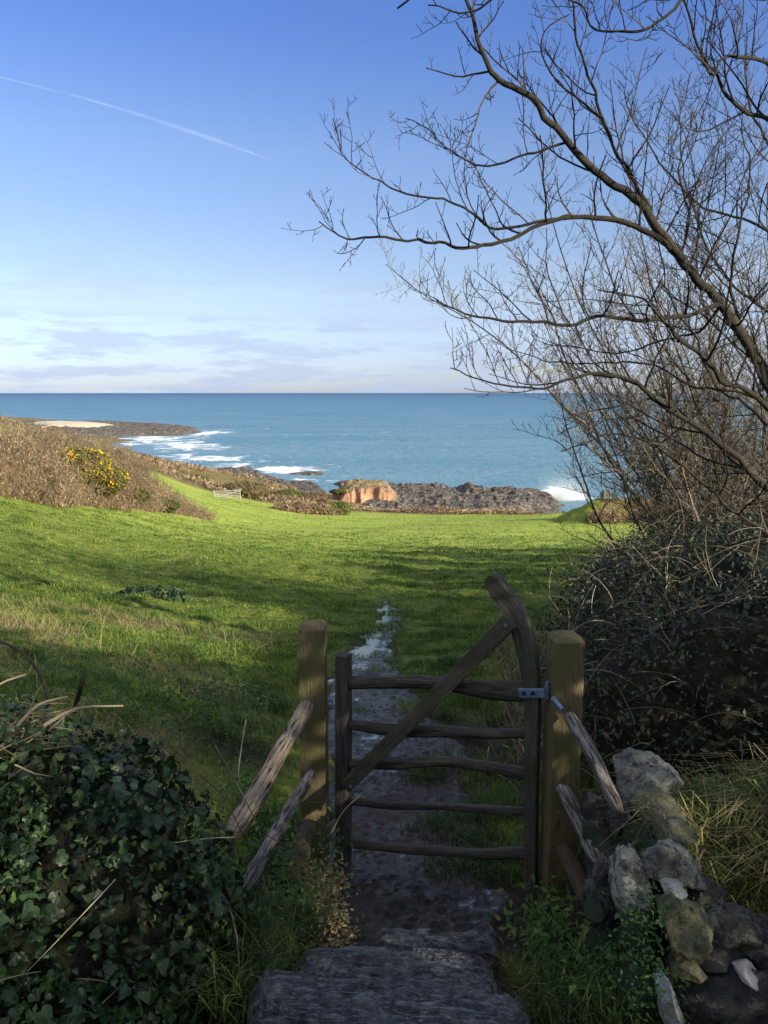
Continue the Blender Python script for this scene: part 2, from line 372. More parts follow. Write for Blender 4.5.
def earth(name, c1, c2, sc=6):
    m, t, b = mat(name)
    n = noise(t, sc, 6, .65); c = ramp(t, n, [(.35, c1), (.65, c2)])
    t.links.new(c, b.inputs['Base Color']); b.inputs['Roughness'].default_value = .95; b.inputs['Specular IOR Level'].default_value = .15
    bump(t, b, n, .8, .05); return m
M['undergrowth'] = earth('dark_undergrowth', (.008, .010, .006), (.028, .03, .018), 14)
M['undergrowth_brown'] = earth('brown_undergrowth', (.05, .035, .02), (.14, .10, .055), 3)
M['soil'] = earth('dark_soil', (.018, .014, .010), (.055, .042, .03), 18)

def stone(name, stops, lichen, lf=.55, sc=14, wet=.8):
    m, t, b = mat(name)
    n = noise(t, sc * 1.8, 9, .74); n2 = noise(t, sc * .8, 7, .7, dist=.8); n3 = noise(t, sc * 7, 4, .7)
    c = ramp(t, n, stops)
    f = ramp(t, math_(t, 'MULTIPLY_ADD', n3, .25, math_(t, 'MULTIPLY', n2, .8)), [(lf, (0, 0, 0)), (lf + .05, (1, 1, 1))])
    c = mixc(t, f, c, lichen)
    t.links.new(c, b.inputs['Base Color']); b.inputs['Roughness'].default_value = wet; b.inputs['Specular IOR Level'].default_value = .35
    bump(t, b, math_(t, 'ADD', n, math_(t, 'MULTIPLY', n3, .45)), 1.0, .03 if sc > 4 else .5)
    return m
GREY = [(.36, (.03, .03, .032)), (.48, (.10, .10, .10)), (.60, (.20, .195, .175))]
M['stone_grey'] = stone('stone_grey', GREY, (.26, .28, .22), .50, 16)
M['stone_olive'] = stone('stone_olive_lichen', [(.35, (.05, .05, .03)), (.5, (.12, .12, .07)), (.65, (.2, .19, .12))], (.20, .20, .12), .54, 18)
M['stone_lichen'] = stone('stone_white_lichen', [(.35, (.05, .052, .045)), (.5, (.14, .14, .11)), (.65, (.2, .2, .16))], (.45, .46, .38), .49, 22)
M['stone_dark'] = stone('stone_dark', [(.35, (.012, .012, .014)), (.5, (.03, .03, .033)), (.65, (.06, .058, .055))], (.12, .13, .10), .55, 14)
M['stone_white'] = stone('stone_white', [(.35, (.3, .3, .28)), (.5, (.5, .5, .48)), (.65, (.6, .6, .58))], (.25, .25, .2), .6, 20)
M['stone_moss'] = stone('stone_mossy', [(.35, (.015, .02, .015)), (.5, (.035, .045, .03)), (.65, (.06, .065, .045))], (.03, .055, .025), .48, 20)
M['slate'] = stone('wet_slate_step', [(.36, (.014, .015, .018)), (.47, (.04, .044, .052)), (.56, (.085, .092, .104)), (.66, (.19, .195, .20))], (.11, .11, .095), .64, 11, .36)
_t = M['slate'].node_tree; _b = _t.nodes['Principled BSDF']; _s = _b.inputs['Base Color'].links[0].from_socket
_t.links.new(mixc(_t, ramp(_t, noise(_t, 11, 9, .78, None, (1.2, 6, 9), dist=.8), [(.51, (0, 0, 0)), (.59, (1, 1, 1))]), _s, (.20, .215, .235)), _b.inputs['Base Color'])
M['searock'] = stone('sea_rock', [(.38, (.018, .017, .018)), (.5, (.07, .062, .056)), (.62, (.18, .16, .135))], (.26, .23, .18), .60, .55, .85)
M['concrete'] = stone('pale_block', [(.35, (.2, .19, .16)), (.6, (.38, .35, .3))], (.3, .3, .25), .6, 3, .9)

# meadow ground
m, t, b = mat('meadow_ground'); M['meadow'] = m
n1 = noise(t, .55, 5, .6); n2 = noise(t, 6, 5, .7, scale3=(1, .8, 1)); n3 = noise(t, .07, 3, .5)
c = ramp(t, n2, [(.3, (.045, .07, .016)), (.5, (.09, .13, .024)), (.7, (.16, .20, .04))])
c2 = ramp(t, n2, [(.3, (.09, .12, .02)), (.5, (.17, .21, .032)), (.7, (.24, .28, .05))])
c = mixc(t, ramp(t, n1, [(.35, (0, 0, 0)), (.65, (1, 1, 1))]), c, c2)
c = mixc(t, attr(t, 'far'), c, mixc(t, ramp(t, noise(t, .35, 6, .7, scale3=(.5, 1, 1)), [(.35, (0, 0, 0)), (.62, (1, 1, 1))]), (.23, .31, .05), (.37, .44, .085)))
c = mixc(t, attr(t, 'straw'), c, ramp(t, n2, [(.3, (.10, .085, .04)), (.7, (.32, .26, .12))]))
c = mixc(t, attr(t, 'mud'), c, ramp(t, n2, [(.3, (.022, .018, .014)), (.7, (.07, .055, .042))]))
c = mixc(t, attr(t, 'scrub'), c, ramp(t, n1, [(.3, (.10, .06, .03)), (.5, (.22, .16, .07)), (.65, (.16, .19, .05))]))
t.links.new(c, b.inputs['Base Color']); b.inputs['Roughness'].default_value = .9; b.inputs['Specular IOR Level'].default_value = .1
bump(t, b, math_(t, 'ADD', n2, math_(t, 'MULTIPLY', n1, 1.5)), 1.0, .22)
# wet mud
m, t, b = mat('wet_mud_path'); M['mud'] = m
n1 = noise(t, 22, 6, .7, dist=.5); n2 = noise(t, 2.6, 4, .6); n3 = noise(t, 75, 3, .6)
c = ramp(t, n1, [(.35, (.010, .008, .006)), (.52, (.030, .022, .016)), (.66, (.085, .062, .044))])
c = mixc(t, ramp(t, n2, [(.5, (0, 0, 0)), (.64, (1, 1, 1))]), c, (.05, .038, .03))
t.links.new(c, b.inputs['Base Color'])
rr = ramp(t, n2, [(.38, (.14,) * 3), (.5, (.28,) * 3), (.64, (.55,) * 3)]); wt = attr(t, 'water'); t.links.new(mixc(t, wt, rr, (.07, .07, .07)), b.inputs['Roughness'])
sp_ = math_(t, 'MULTIPLY_ADD', attr(t, 'water'), .65, .30); t.links.new(sp_, b.inputs['Specular IOR Level'])
kb = bump(t, b, math_(t, 'MULTIPLY_ADD', n3, .3, n1), .75, .032); t.links.new(math_(t, 'MULTIPLY_ADD', wt, -.82, .9), kb.inputs['Strength'])
m, t, b = mat('puddle_water'); M['puddle'] = m
b.inputs['Base Color'].default_value = (.03, .03, .03, 1); b.inputs['Roughness'].default_value = .06; b.inputs['Specular IOR Level'].default_value = 1
bump(t, b, noise(t, 14, 3), .12, .02)
# sea
m, t, b = mat('sea_water'); M['sea'] = m
far = attr(t, 'far'); nn = noise(t, .02, 5, .6, scale3=(.35, 1, 1)); nw = noise(t, .30, 8, .75, scale3=(.6, .35, 1)); nb = noise(t, .003, 3, .5, scale3=(.5, 1, 1))
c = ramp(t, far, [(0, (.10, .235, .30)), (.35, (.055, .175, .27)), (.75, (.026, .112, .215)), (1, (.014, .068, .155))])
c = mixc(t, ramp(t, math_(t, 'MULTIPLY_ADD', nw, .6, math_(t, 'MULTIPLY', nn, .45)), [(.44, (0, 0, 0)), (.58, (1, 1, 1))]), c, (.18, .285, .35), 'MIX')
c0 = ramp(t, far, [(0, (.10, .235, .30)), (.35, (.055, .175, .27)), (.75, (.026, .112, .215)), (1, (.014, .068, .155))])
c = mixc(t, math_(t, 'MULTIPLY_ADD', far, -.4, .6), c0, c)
fm = attr(t, 'foam'); fn = noise(t, .13, 9, .78, scale3=(.8, .6, 1), dist=.8)
fs = math_(t, 'ADD', fm, math_(t, 'MULTIPLY_ADD', fn, 3.4, -2.2))
ff = ramp(t, fs, [(.16, (0, 0, 0)), (.42, (1, 1, 1))])
c = mixc(t, ff, c, (.82, .85, .86))
t.links.new(c, b.inputs['Base Color'])
b.inputs['Roughness'].default_value = .45; b.inputs['Specular IOR Level'].default_value = .2
bump(t, b, math_(t, 'ADD', nw, math_(t, 'MULTIPLY', nn, 2.)), .8, 1.6)
# cliff
m, t, b = mat('orange_earth_cliff'); M['cliff'] = m
n1 = noise(t, .6, 6, .65, scale3=(1, 1, .5)); n2 = noise(t, .25, 3)
c = ramp(t, n1, [(.3, (.13, .075, .04)), (.48, (.28, .155, .085)), (.68, (.40, .27, .17))])
c = mixc(t, attr(t, 'top'), c, ramp(t, n1, [(.35, (.13, .09, .045)), (.65, (.24, .19, .09))]))
t.links.new(c, b.inputs['Base Color']); b.inputs['Roughness'].default_value = .95
bump(t, b, n1, 1, .6)
m, t, b = mat('sand_beach'); M['sand'] = m
t.links.new(ramp(t, noise(t, .03, 4), [(.3, (.45, .36, .25)), (.7, (.62, .55, .42))]), b.inputs['Base Color']); b.inputs['Roughness'].default_value = .95
m, t, b = mat('galvanised_blue'); M['metal'] = m
t.links.new(ramp(t, noise(t, 60, 4), [(.3, (.10, .16, .27)), (.7, (.20, .29, .42))]), b.inputs['Base Color']); b.inputs['Metallic'].default_value = .35; b.inputs['Roughness'].default_value = .5
m, t, b = mat('white_painted_wood'); M['white'] = m
t.links.new(ramp(t, noise(t, 3, 4), [(.3, (.22, .22, .20)), (.7, (.36, .35, .33))]), b.inputs['Base Color']); b.inputs['Roughness'].default_value = .7
m, t, b = mat('spray_white'); M['spray'] = m
t.links.new(ramp(t, attr(t, 'rnd'), [(0, (.75, .78, .8)), (1, (.9, .92, .93))]), b.inputs['Base Color']); b.inputs['Roughness'].default_value = .9
m, t, b = mat('contrail_vapour'); M['vapour'] = m
b.inputs['Base Color'].default_value = (.9, .9, .9, 1); b.inputs['Roughness'].default_value = 1; b.inputs['Specular IOR Level'].default_value = 0
t.links.new(ramp(t, noise(t, .0016, 4, .6), [(.35, (.006,) * 3), (.65, (.035,) * 3)]), b.inputs['Alpha'])

# ------------------------------------------------------------------ terrain height
ctrl = []
def cp(px, py, Y, dz=0): p = P(px, py, Y); p[2] += dz; ctrl.append(p)
def cx(X, Y, zr): ctrl.append(np.array((X, Y, CZ + zr)))
for a in [(395, 960, 2.72), (400, 880, 3.45), (400, 850, 3.95), (392, 760, 5.3), (375, 700, 7), (385, 650, 9.8), (395, 610, 14.5), (400, 580, 22), (400, 560, 32), (400, 545, 47), (400, 530, 75), (400, 517, 118), (395, 512, 132)]: cp(*a)
for a in [(0, 640, 6.5), (0, 600, 10), (0, 560, 17), (0, 520, 28), (0, 486, 42), (100, 504, 52), (210, 521, 72), (100, 560, 24), (200, 600, 14), (200, 560, 24.5), (200, 540, 40), (300, 534, 58), (200, 650, 8.5), (200, 700, 6), (235, 760, 4.7), (60, 700, 4.6), (290, 520, 95), (250, 505, 105), (215, 497, 112), (300, 509, 122)]: cp(*a)
for a in [(600, 560, 32), (560, 575, 23), (520, 600, 16), (500, 650, 9.6), (480, 700, 7), (490, 780, 4.9), (500, 880, 3.45), (500, 515, 128), (580, 515, 120), (650, 512, 118), (600, 532, 70), (768, 520, 90), (768, 545, 45), (768, 590, 20), (740, 640, 11), (700, 700, 6.6)]: cp(*a)
for a in [(-1.4, 3.4, -2.0), (-3, 4, -1.95), (-1, 2.2, -2.2), (-.45, 2.6, -2.2), (-3, 1.5, -1.9), (0, 1.6, -1.95), (0, 0, -1.62), (2, 0, -1.5), (-2, 0, -1.6), (0, -5, -1.2), (-5, -5, -1.2), (5, -5, -.8), (.6, 2.6, -2.2), (1.5, 2.6, -2.1), (1.0, 3.5, -2.3), (3, 3, -2.0), (4, 5, -2.0), (6, 2, -1.4), (8, 6, -2), (10, -6, -.6), (-10, -6, -.6), (-8, 2, -1.5), (-.55, 3.5, -2.3), (.62, 3.3, -2.3), (.1, 2.9, -2.28), (-9, 0, -1.3)]: cx(*a)
# the land falls to the shore beyond the field
for px, Y, z in [(450, 150, 1.2), (540, 145, 1.0), (620, 140, 1.0), (390, 150, 2.2), (450, 185, .3), (560, 170, -1.2), (700, 150, -1), (450, 240, -4), (600, 220, -5), (800, 200, -4), (330, 185, .6), (330, 230, -3), (280, 165, 4.5), (240, 165, 6.5), (285, 190, 2.2), (240, 205, 2.5), (180, 190, 7), (180, 240, 1.5), (120, 250, 6), (120, 320, 1.5), (40, 250, 10), (40, 350, 4), (-60, 100, 22), (-60, 200, 20), (60, 110, 18.5), (0, 60, 20.5), (-100, 50, 22), (240, 290, -4), (180, 380, -3), (165, 285, -3), (175, 345, -4), (330, 300, -6), (500, 320, -7), (120, 420, .3), (60, 480, .8), (60, 600, .5), (20, 660, 3), (-80, 400, 9), (180, 560, -3), (-150, 650, 8), (100, 760, -3), (900, 130, -1), (850, 80, 10), (900, 300, -8), (150, 130, 12.5), (100, 80, 17), (190, 145, 9)]:
    ctrl.append(np.array(((px - 384) / F * Y * 1.0, Y, z)))
ctrl = np.array(ctrl)
def prm(X, Y):
    q = np.maximum(Y, 0) + 4 + np.where(Y < 0, -Y * .3, 0)
    return np.stack([X / q * 1.6, np.log(np.maximum(Y + 8, .5)) * 1.5], 1)
def drop2q(z, Y): return (CZ - z)
cpn = prm(ctrl[:, 0], ctrl[:, 1]); cv = ctrl[:, 2] - CZ
def kern(r): return r ** 2 * np.log(r + 1e-6)
n_ = len(cpn); D_ = np.linalg.norm(cpn[:, None] - cpn[None], axis=2)
A_ = np.zeros((n_ + 3, n_ + 3)); A_[:n_, :n_] = kern(D_) + np.eye(n_) * 2e-4; A_[:n_, n_] = 1; A_[:n_, n_ + 1:] = cpn; A_[n_, :n_] = 1; A_[n_ + 1:, :n_] = cpn.T
W_ = np.linalg.solve(A_, np.concatenate([cv, [0, 0, 0]]))
def tz0(X, Y):
    sh = np.shape(X); X = np.ravel(np.asarray(X, float)); Y = np.ravel(np.asarray(Y, float)); o = np.empty(len(X))
    for i in range(0, len(X), 20000):
        q = prm(X[i:i + 20000], Y[i:i + 20000]); d = np.linalg.norm(q[:, None] - cpn[None], axis=2)
        o[i:i + 20000] = kern(d) @ W_[:n_] + W_[n_] + q @ W_[n_ + 1:]
    return (o + CZ).reshape(sh)
def path_d0(X, Y): return np.abs(X - np.interp(Y, [2, 5, 7.3, 9, 12, 17], [.05, .1, -.13, -.15, 0, 0])) - .4 + np.where(Y > 17, 9, 0)
def tz(X, Y):
    X = np.asarray(X, float); Y = np.asarray(Y, float)
    a = sst(5, 12, Y)
    a = a * sst(.0, .9, path_d0(X, Y)); lump = .09 * f2(X, Y, .9, 3, 4) * a * (1 - .5 * sst(60, 100, Y)) + .10 * f2(X, Y, 3.0, 3, 14) * sst(3, 8, Y) * sst(-.1, .6, path_d0(X, Y)) * (1 - sst(60, 90, Y)) + .22 * f2(X, Y, .22, 3, 24) * sst(12, 25, Y) * (1 - .6 * sst(60, 100, Y))
    shore = sst(135, 165, Y) * .8 * f2(X, Y, .12, 4, 5)
    return tz0(X, Y) + lump + shore

# path centre line (X, Y, half width)
pth = []
for px, py, Y, hw in [(392, 990, 2.3, .42), (398, 950, 2.75, .42), (402, 880, 3.45, .42), (398, 830, 4.15, .44), (400, 770, 5.2, .46), (385, 725, 6.2, .5), (368, 690, 7.3, .40), (370, 660, 9.0, .22), (384, 632, 11.5, .2), (390, 612, 14, .15), (386, 602, 16.5, -.05)]:
    p = P(px, py, Y); pth.append((p[0], Y, hw))
pth = np.array(pth)
def path_x(Y): return np.interp(Y, pth[:, 1], pth[:, 0])
def path_w(Y): return np.interp(Y, pth[:, 1], pth[:, 2])
def path_d(X, Y): return np.abs(X - path_x(Y)) - path_w(Y) - .16 * f2(X, Y, 2.2, 4, 31) - .10 * f2(X, Y, 7, 3, 32) + np.where((Y < 2) | (Y > 17), 9, 0)

def gatemud(X, Y): return sst(-.15, .15, f2(X, Y, 2.6, 4, 48) + .12) * sst(.2, .35, X) * sst(1.6, 1.1, X) * sst(2.4, 2.8, Y) * sst(7.5, 5.5, Y)
def strawmask(X, Y): return sst(-.25, .35, f2(X, Y, .8, 4, 43) + .25 * f2(X, Y, 4, 3, 45)) * sst(-.7, -1.6, X) * (1 - sst(7.5, 13, Y))
# terrain mesh
rows = np.concatenate([np.linspace(-9, 1.5, 16), np.geomspace(1.8, 900, 430)])
cols = np.linspace(-1, 1, 420)
cols = np.sign(cols) * (np.abs(cols) ** 1.25)
YY = np.repeat(rows[:, None], len(cols), 1); XX = cols[None, :] * (np.maximum(YY, 0) * .85 + 11)
ZZ = tz(XX, YY)
def polar_faces(nr, nc):
    i = np.arange(nr - 1)[:, None] * nc; j = np.arange(nc - 1)[None]
    return np.stack([i + j, i + j + 1, i + nc + j + 1, i + nc + j], -1).reshape(-1, 4)
pd = path_d(XX, YY); onpath = (1 - sst(-.05, .25, pd))
ZZ -= .05 * (1 - sst(-.12, .05, pd))
mudn = f2(XX, YY, 1.4, 4, 41)
mud = np.clip(onpath + sst(.0, .35, .55 - np.hypot((XX + .95) / 1.0, (YY - 5.0) / 1.2) + .25 * mudn) + (YY < 2.6) * (np.abs(XX) < .6) + gatemud(XX, YY), 0, 1)
straw = strawmask(XX, YY) * .85 + (YY < 60) * sst(.35, .6, f2(XX, YY, .3, 4, 44)) * .15
sc_ = sst(-3, 3, YY - (126 + 4 * f2(XX, YY, .05, 3, 46) - 6 * sst(-18, -28, XX)) + 3 * f2(XX, YY, .3, 2, 47))
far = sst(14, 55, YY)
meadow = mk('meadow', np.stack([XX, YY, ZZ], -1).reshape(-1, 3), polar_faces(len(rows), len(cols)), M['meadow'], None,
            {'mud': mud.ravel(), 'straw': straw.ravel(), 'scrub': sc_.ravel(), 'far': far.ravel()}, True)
tag(meadow, 'green grass field sloping down from the gate to the shore', 'field', kind='structure')

# muddy path: a sheet of its own laid in the hollow
pr = np.geomspace(2.25, 17, 420); pc = np.linspace(-1, 1, 90)
PY = np.repeat(pr[:, None], 90, 1); PX = path_x(PY) + pc[None] * (path_w(PY) + .28)
pdd = path_d(PX, PY)
rut = .020 * f2(PX, PY, 2.6, 3, 51) + .018 * f2(PX, PY, 12, 4, 52, True) + .012 * f2(PX, PY, 30, 3, 53, True)
lvl = -.017 + .003 * sst(3.8, 4.6, PY) + .016 * sst(4.6, 5.6, PY) * sst(.15, -.25, (PX - path_x(PY)) / path_w(np.minimum(PY, 15))) + .016 * sst(6.5, 9, PY) + .02 * f2(PX, PY, .8, 2, 57)
water = sst(.004, -.002, rut - lvl) * 1.0; rut = np.maximum(rut, lvl)
PZ_ = tz0(PX, PY) + .004 + rut * (1 - sst(-.12, .1, pdd)) - .16 * sst(-.04, .22, pdd)
path = mk('muddy_path', np.stack([PX, PY, PZ_], -1).reshape(-1, 3), polar_faces(420, 90), M['mud'], None, {'water': water.ravel()}, True)
tag(path, 'wet trodden mud path running under the gate into the field', 'path', kind='structure')
fp = P(567, 546, 47); a = np.linspace(0, 6.283, 24, endpoint=False)
V = np.column_stack([fp[0] + .7 * (1 + .3 * np.sin(3 * a)) * np.cos(a), 47 + 1.0 * (1 + .3 * np.cos(2 * a)) * np.sin(a)]); V = np.column_stack([V, tz(V[:, 0], V[:, 1]) + .02]); 
w = mk('field_puddle', V, [np.arange(24)[None]], M['puddle']); tag(w, 'small shallow puddle in the far sunlit field', 'puddle', kind='structure')

# sea
rows = np.concatenate([np.geomspace(110, 1500, 420), np.geomspace(1560, 80000, 60)]); cols = np.linspace(-1, 1, 320)
SY = np.repeat(rows[:, None], 320, 1); SX = cols[None] * (SY * .75 + 60)
foam = np.zeros(SX.shape)
for px, py, w_, h_, s_ in [(207, 433, 28, 3.5, 1.0), (150, 439, 75, 4, .9), (190, 447, 55, 5, .9), (215, 458, 50, 5, .95), (175, 443, 45, 4, .9), (235, 465, 35, 4, .9), (180, 455, 30, 4, .8), (140, 443, 30, 4, .9), (285, 470, 48, 5, 1.1), (330, 466, 20, 3, .5), (225, 468, 40, 5, .7), (310, 481, 40, 6, .7), (345, 490, 30, 5, .6), (260, 476, 40, 4, .6), (400, 487, 30, 3, .55), (566, 494, 26, 9, 1.15), (590, 505, 22, 6, .6), (530, 487, 40, 3, .35), (75, 418, 50, 1.6, .45), (60, 430, 60, 3, .5), (620, 510, 20, 3, .4), (180, 419, 20, 1.2, .3), (230, 421, 14, 1.0, .25)]:
    c = PZ(px, py); ya = PZ(px, py - h_)[1] - c[1]
    foam = np.maximum(foam, s_ * np.exp(-((SX - c[0]) / (w_ / F * c[1])) ** 2 - ((SY - c[1]) / ya) ** 2))
foam = np.maximum(foam, .22)
cap = sst(.42, .6, f2(SX, SY * 1.6, .02, 3, 61)) * .30
foam = foam + cap * (SY < 1500)
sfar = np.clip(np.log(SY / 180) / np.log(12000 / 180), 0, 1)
swell = .35 * f2(SX * .4, SY, .09, 3, 62) * (1 - sst(300, 900, SY))
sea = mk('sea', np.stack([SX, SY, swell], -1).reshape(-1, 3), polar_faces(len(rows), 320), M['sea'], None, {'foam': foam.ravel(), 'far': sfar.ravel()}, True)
tag(sea, 'blue green sea reaching the horizon with white surf at the rocks', 'sea', kind='structure')

# rock shelves, cliff, beach
def inpoly(X, Y, poly):
    c = np.zeros(X.shape, bool); d = np.full(X.shape, 1e9); n = len(poly)
    for i in range(n):
        (x1, y1), (x2, y2) = poly[i], poly[(i + 1) % n]
        c ^= ((y1 > Y) != (y2 > Y)) & (X < (x2 - x1) * (Y - y1) / (y2 - y1 + 1e-9) + x1)
        t_ = np.clip(((X - x1) * (x2 - x1) + (Y - y1) * (y2 - y1)) / ((x2 - x1) ** 2 + (y2 - y1) ** 2 + 1e-9), 0, 1)
        d = np.minimum(d, np.hypot(X - x1 - t_ * (x2 - x1), Y - y1 - t_ * (y2 - y1)))
    return np.where(c, d, -d)
def shelf(name, label, pix, hgt, cell, seed, mt, ex=0, name_kind='rocks', edge=4, sc=.12):
    poly = [tuple(PZ(*p)[:2]) for p in pix]; pa = np.array(poly)
    x0, y0 = pa.min(0) - 6; x1, y1 = pa.max(0) + 6
    nx = int((x1 - x0) / cell) + 2; ny = int((y1 - y0) / (cell * 1.3)) + 2
    X, Y = np.meshgrid(np.linspace(x0, x1, nx), np.linspace(y0, y1, ny))
    d = inpoly(X, Y, poly) + 3.0 * f2(X, Y, .10, 3, seed)
    e = sst(-1, edge, d)
    r = f2(X, Y, sc, 6, seed + 1, True) * .5 + .5; bl = np.floor((f2(X, Y, sc * 2.4, 3, seed + 2) + 1) * 4) / 4
    r2 = f2(X, Y, sc * 5, 4, seed + 4, True)
    Z = -1.2 + e * (1.2 + hgt * (.22 + .75 * r ** 1.5 + .30 * bl + .28 * r2))
    o = mk(name, np.stack([X, Y, Z], -1).reshape(-1, 3), polar_faces(ny, nx), mt, None, None, False)
    tag(o, label, name_kind, kind='structure'); return o
shelf('rocks', 'dark jagged rock shelf jutting into the surf beyond the field', [(335, 498), (360, 492), (388, 491), (428, 491), (470, 493), (515, 496), (552, 500), (568, 506), (550, 514), (505, 522), (430, 530), (360, 530), (325, 510)], 2.5, .5, 71, M['searock'])
shelf('rocks', 'small broken rocks awash below the scrubby bank', [(190, 478), (215, 474), (255, 473), (280, 482), (320, 488), (338, 499), (310, 503), (250, 495), (200, 488)], 2.0, .6, 81, M['searock'], sc=.1)
shelf('rocks', 'low brown reef standing clear in white foam', [(288, 474.5), (302, 472.5), (325, 473), (332, 475), (310, 476.5)], .8, .6, 84, M['searock'], edge=2)
shelf('rocks', 'small dark reef rocks at the edge of the surf line', [(330, 484), (345, 482), (362, 486), (368, 489), (345, 491)], .9, .6, 88, M['searock'], edge=2)
shelf('headland', 'low dark rocky headland reaching out from the far left shore', [(-60, 424.5), (60, 424.5), (110, 424.5), (150, 426.5), (190, 429.5), (206, 432.6), (185, 435.5), (130, 436), (105, 440), (90, 444), (40, 446), (-60, 440)], 3.0, 1.4, 91, M['searock'], name_kind='headland', edge=8, sc=.09)
shelf('rocks', 'low flat rocks awash in foam inshore of the headland', [(150, 448), (172, 449), (180, 454), (190, 461), (165, 462), (140, 455)], -.2, .6, 93, M['searock'], edge=6, sc=.22)
shelf('beach', 'pale sand strip beneath the far headland', [(20, 427.5), (60, 426.6), (118, 428.2), (125, 430.2), (90, 432.5), (30, 433)], 1.6, 3, 95, M['sand'], name_kind='beach', edge=20, sc=.01).location.z += 3.6
# orange slumped cliff
cxp = P(368, 505, 158); X, Y = np.meshgrid(np.linspace(-13, 13, 150), np.linspace(-10, 14, 100))
wv = 1.2 * f2(X + 50, Y, .25, 3, 97)
prof = sst(-6.0, -.2, Y + 1.6 * wv + 1.6 * f2(X * 1.6, Y * .3, .5, 4, 98)) * (1 - sst(3.6, 12.0, np.abs(X + .6) + .5 * wv + .6 * f2(Y, X, .5, 2, 99)))
Z = -1.0 + prof * (6.3 - .03 * (X + 1) ** 2) + (.8 * f2(X, Y, .35, 4, 96) + .5 * f2(X, Y, 1.1, 3, 95, True)) * np.clip(prof * 3, 0, 1)
o = mk('cliff', np.stack([X + cxp[0], Y + 160, Z + .2], -1).reshape(-1, 3), polar_faces(100, 150), M['cliff'], None, {'top': np.maximum(sst(.96, 1.0, prof), sst(5.2, 6.4, np.abs(X + .6) + .8 * f2(X, Y, .5, 3, 94))).ravel()}, True)
tag(o, 'bare orange earth cliff face with a grassy top beside the rocks', 'cliff', kind='structure')

# ------------------------------------------------------------------ vegetation masses
def ell_pts(E, n, shell=.25, seed=0, low=True):
    E = np.asarray(E, float); ar = np.array([(e[3] * e[4] * e[5]) ** (2 / 3) for e in E]); k = rng.choice(len(E), n, p=ar / ar.sum())
    d = rdir(n); c = E[k, :3]; r = E[k, 3:6]
    nz = 1 + .16 * fbm(d * 2.3 + k[:, None] * 5.1, 1, 3, seed) 
    s = nz - shell * rng.random(n) ** 1.4
    p = c + d * r * s[:, None]; nor = d / r; nor /= np.linalg.norm(nor, axis=1)[:, None]
    keep = np.ones(n, bool)
    for i, e in enumerate(E):
        q = np.linalg.norm((p - e[:3]) / e[3:6], axis=1); keep &= ~((q < .80) & (k != i))
    if low: keep &= p[:, 2] > tz0(p[:, 0], p[:, 1]) - .05
    return p[keep], nor[keep]
ICO = {}
def ico(s):
    if s not in ICO:
        b = bmesh.new(); bmesh.ops.create_icosphere(b, subdivisions=s, radius=1)
        ICO[s] = (np.array([v.co for v in b.verts]), np.array([[v.index for v in f.verts] for f in b.faces])); b.free()
    return ICO[s]
def blob(acc, e, s=4, k=.86, am=.14, seed=0):
    V, Fc = ico(s); nz = 1 + am * fbm(V * 2.3 + seed, 1, 4, seed)
    acc.add(np.array(e[:3]) + V * nz[:, None] * np.array(e[3:6]) * k, Fc, rnd=np.full(len(V), .5))
def leaves(acc, p, nor, size, T=(LEAF, LEAFF), droop=.5, flatten=.8, sv=.35, rnd=None):
    n = len(p); size = np.broadcast_to(size, (n,)) if np.ndim(size) else size; r = rdir(n); ax = r - nor * (r * nor).sum(1)[:, None] * .5; ax[:, 2] -= droop
    if rnd is None: rnd = np.clip(.42 + .55 * fbm(p, .055 / float(np.mean(size)), 3, 77) + .75 * (rng.random(n) - .5), 0, 1)
    nn_ = nor * flatten + rdir(n) * (1 - flatten) * 1.3
    scatter(acc, T[0], T[1], p, ax, nn_, size * (1 + sv * (rng.random(n) * 2 - 1)), rnd)
def stems(acc, E, n, length, rad, seg=7, arch=.6, up=.5, sides=4, seed=0, out=.3):
    p, nor = ell_pts(E, n * 2, .1, seed); p = p[:n]; nor = nor[:n]
    m = len(p); d = rdir(m) * .8 + nor * out + np.array((0, 0, up)); d /= np.linalg.norm(d, axis=1)[:, None]
    l = length * rng.uniform(.4, 1.3, m)[:, None]; pts = [p - nor * .05]; side = rdir(m) * .15
    for i in range(seg):
        d = d + side + np.array((0, 0, -arch / seg * 1.6)); d /= np.linalg.norm(d, axis=1)[:, None]; pts.append(pts[-1] + d * l / seg)
    pts = np.stack(pts, 1); rr = np.linspace(rad, rad * .4, seg + 1)
    batch_tubes(acc, [(pts[i], rr, random.random()) for i in range(m)], sides)

# right-hand bramble hedge (dark, in shade)
def rz(px, py, Y): return P(px, py, Y)
E = []
for px, py, Y, rx, ry, rzv in [(640, 665, 6.2, .95, 1.1, .95), (705, 640, 6.6, 1.2, 1.2, 1.05), (775, 640, 6.0, 1.2, 1.3, 1.1), (615, 700, 5.3, .55, .7, .75), (670, 720, 4.7, .8, .7, .75), (760, 700, 4.6, 1.0, .8, .8), (660, 612, 8.8, 1.1, 1.3, .95), (740, 590, 9.0, 1.6, 1.5, 1.05), (840, 620, 7, 1.5, 1.6, 1.4), (625, 600, 8.0, .55, .8, .5), (850, 700, 4.7, 1.1, .9, 1.0)]:
    c = P(px, py, Y); E.append((c[0], c[1], c[2], rx, ry, rzv))
hedge = thing('bramble_hedge', (3.0, 6.4, tz0(np.array([3.]), np.array([6.4]))[0]), 'big dark tangled bramble and ivy hedge beside the right gate post', 'hedge')
a = Acc()
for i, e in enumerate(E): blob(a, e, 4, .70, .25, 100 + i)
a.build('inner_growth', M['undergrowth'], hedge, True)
a = Acc(); p, nr = ell_pts(E, 125000, .5, 5); leaves(a, p, nr, .042, (LEAF, LEAFF), .4, .45, .5); a.build('foliage', M['bramble'], hedge)
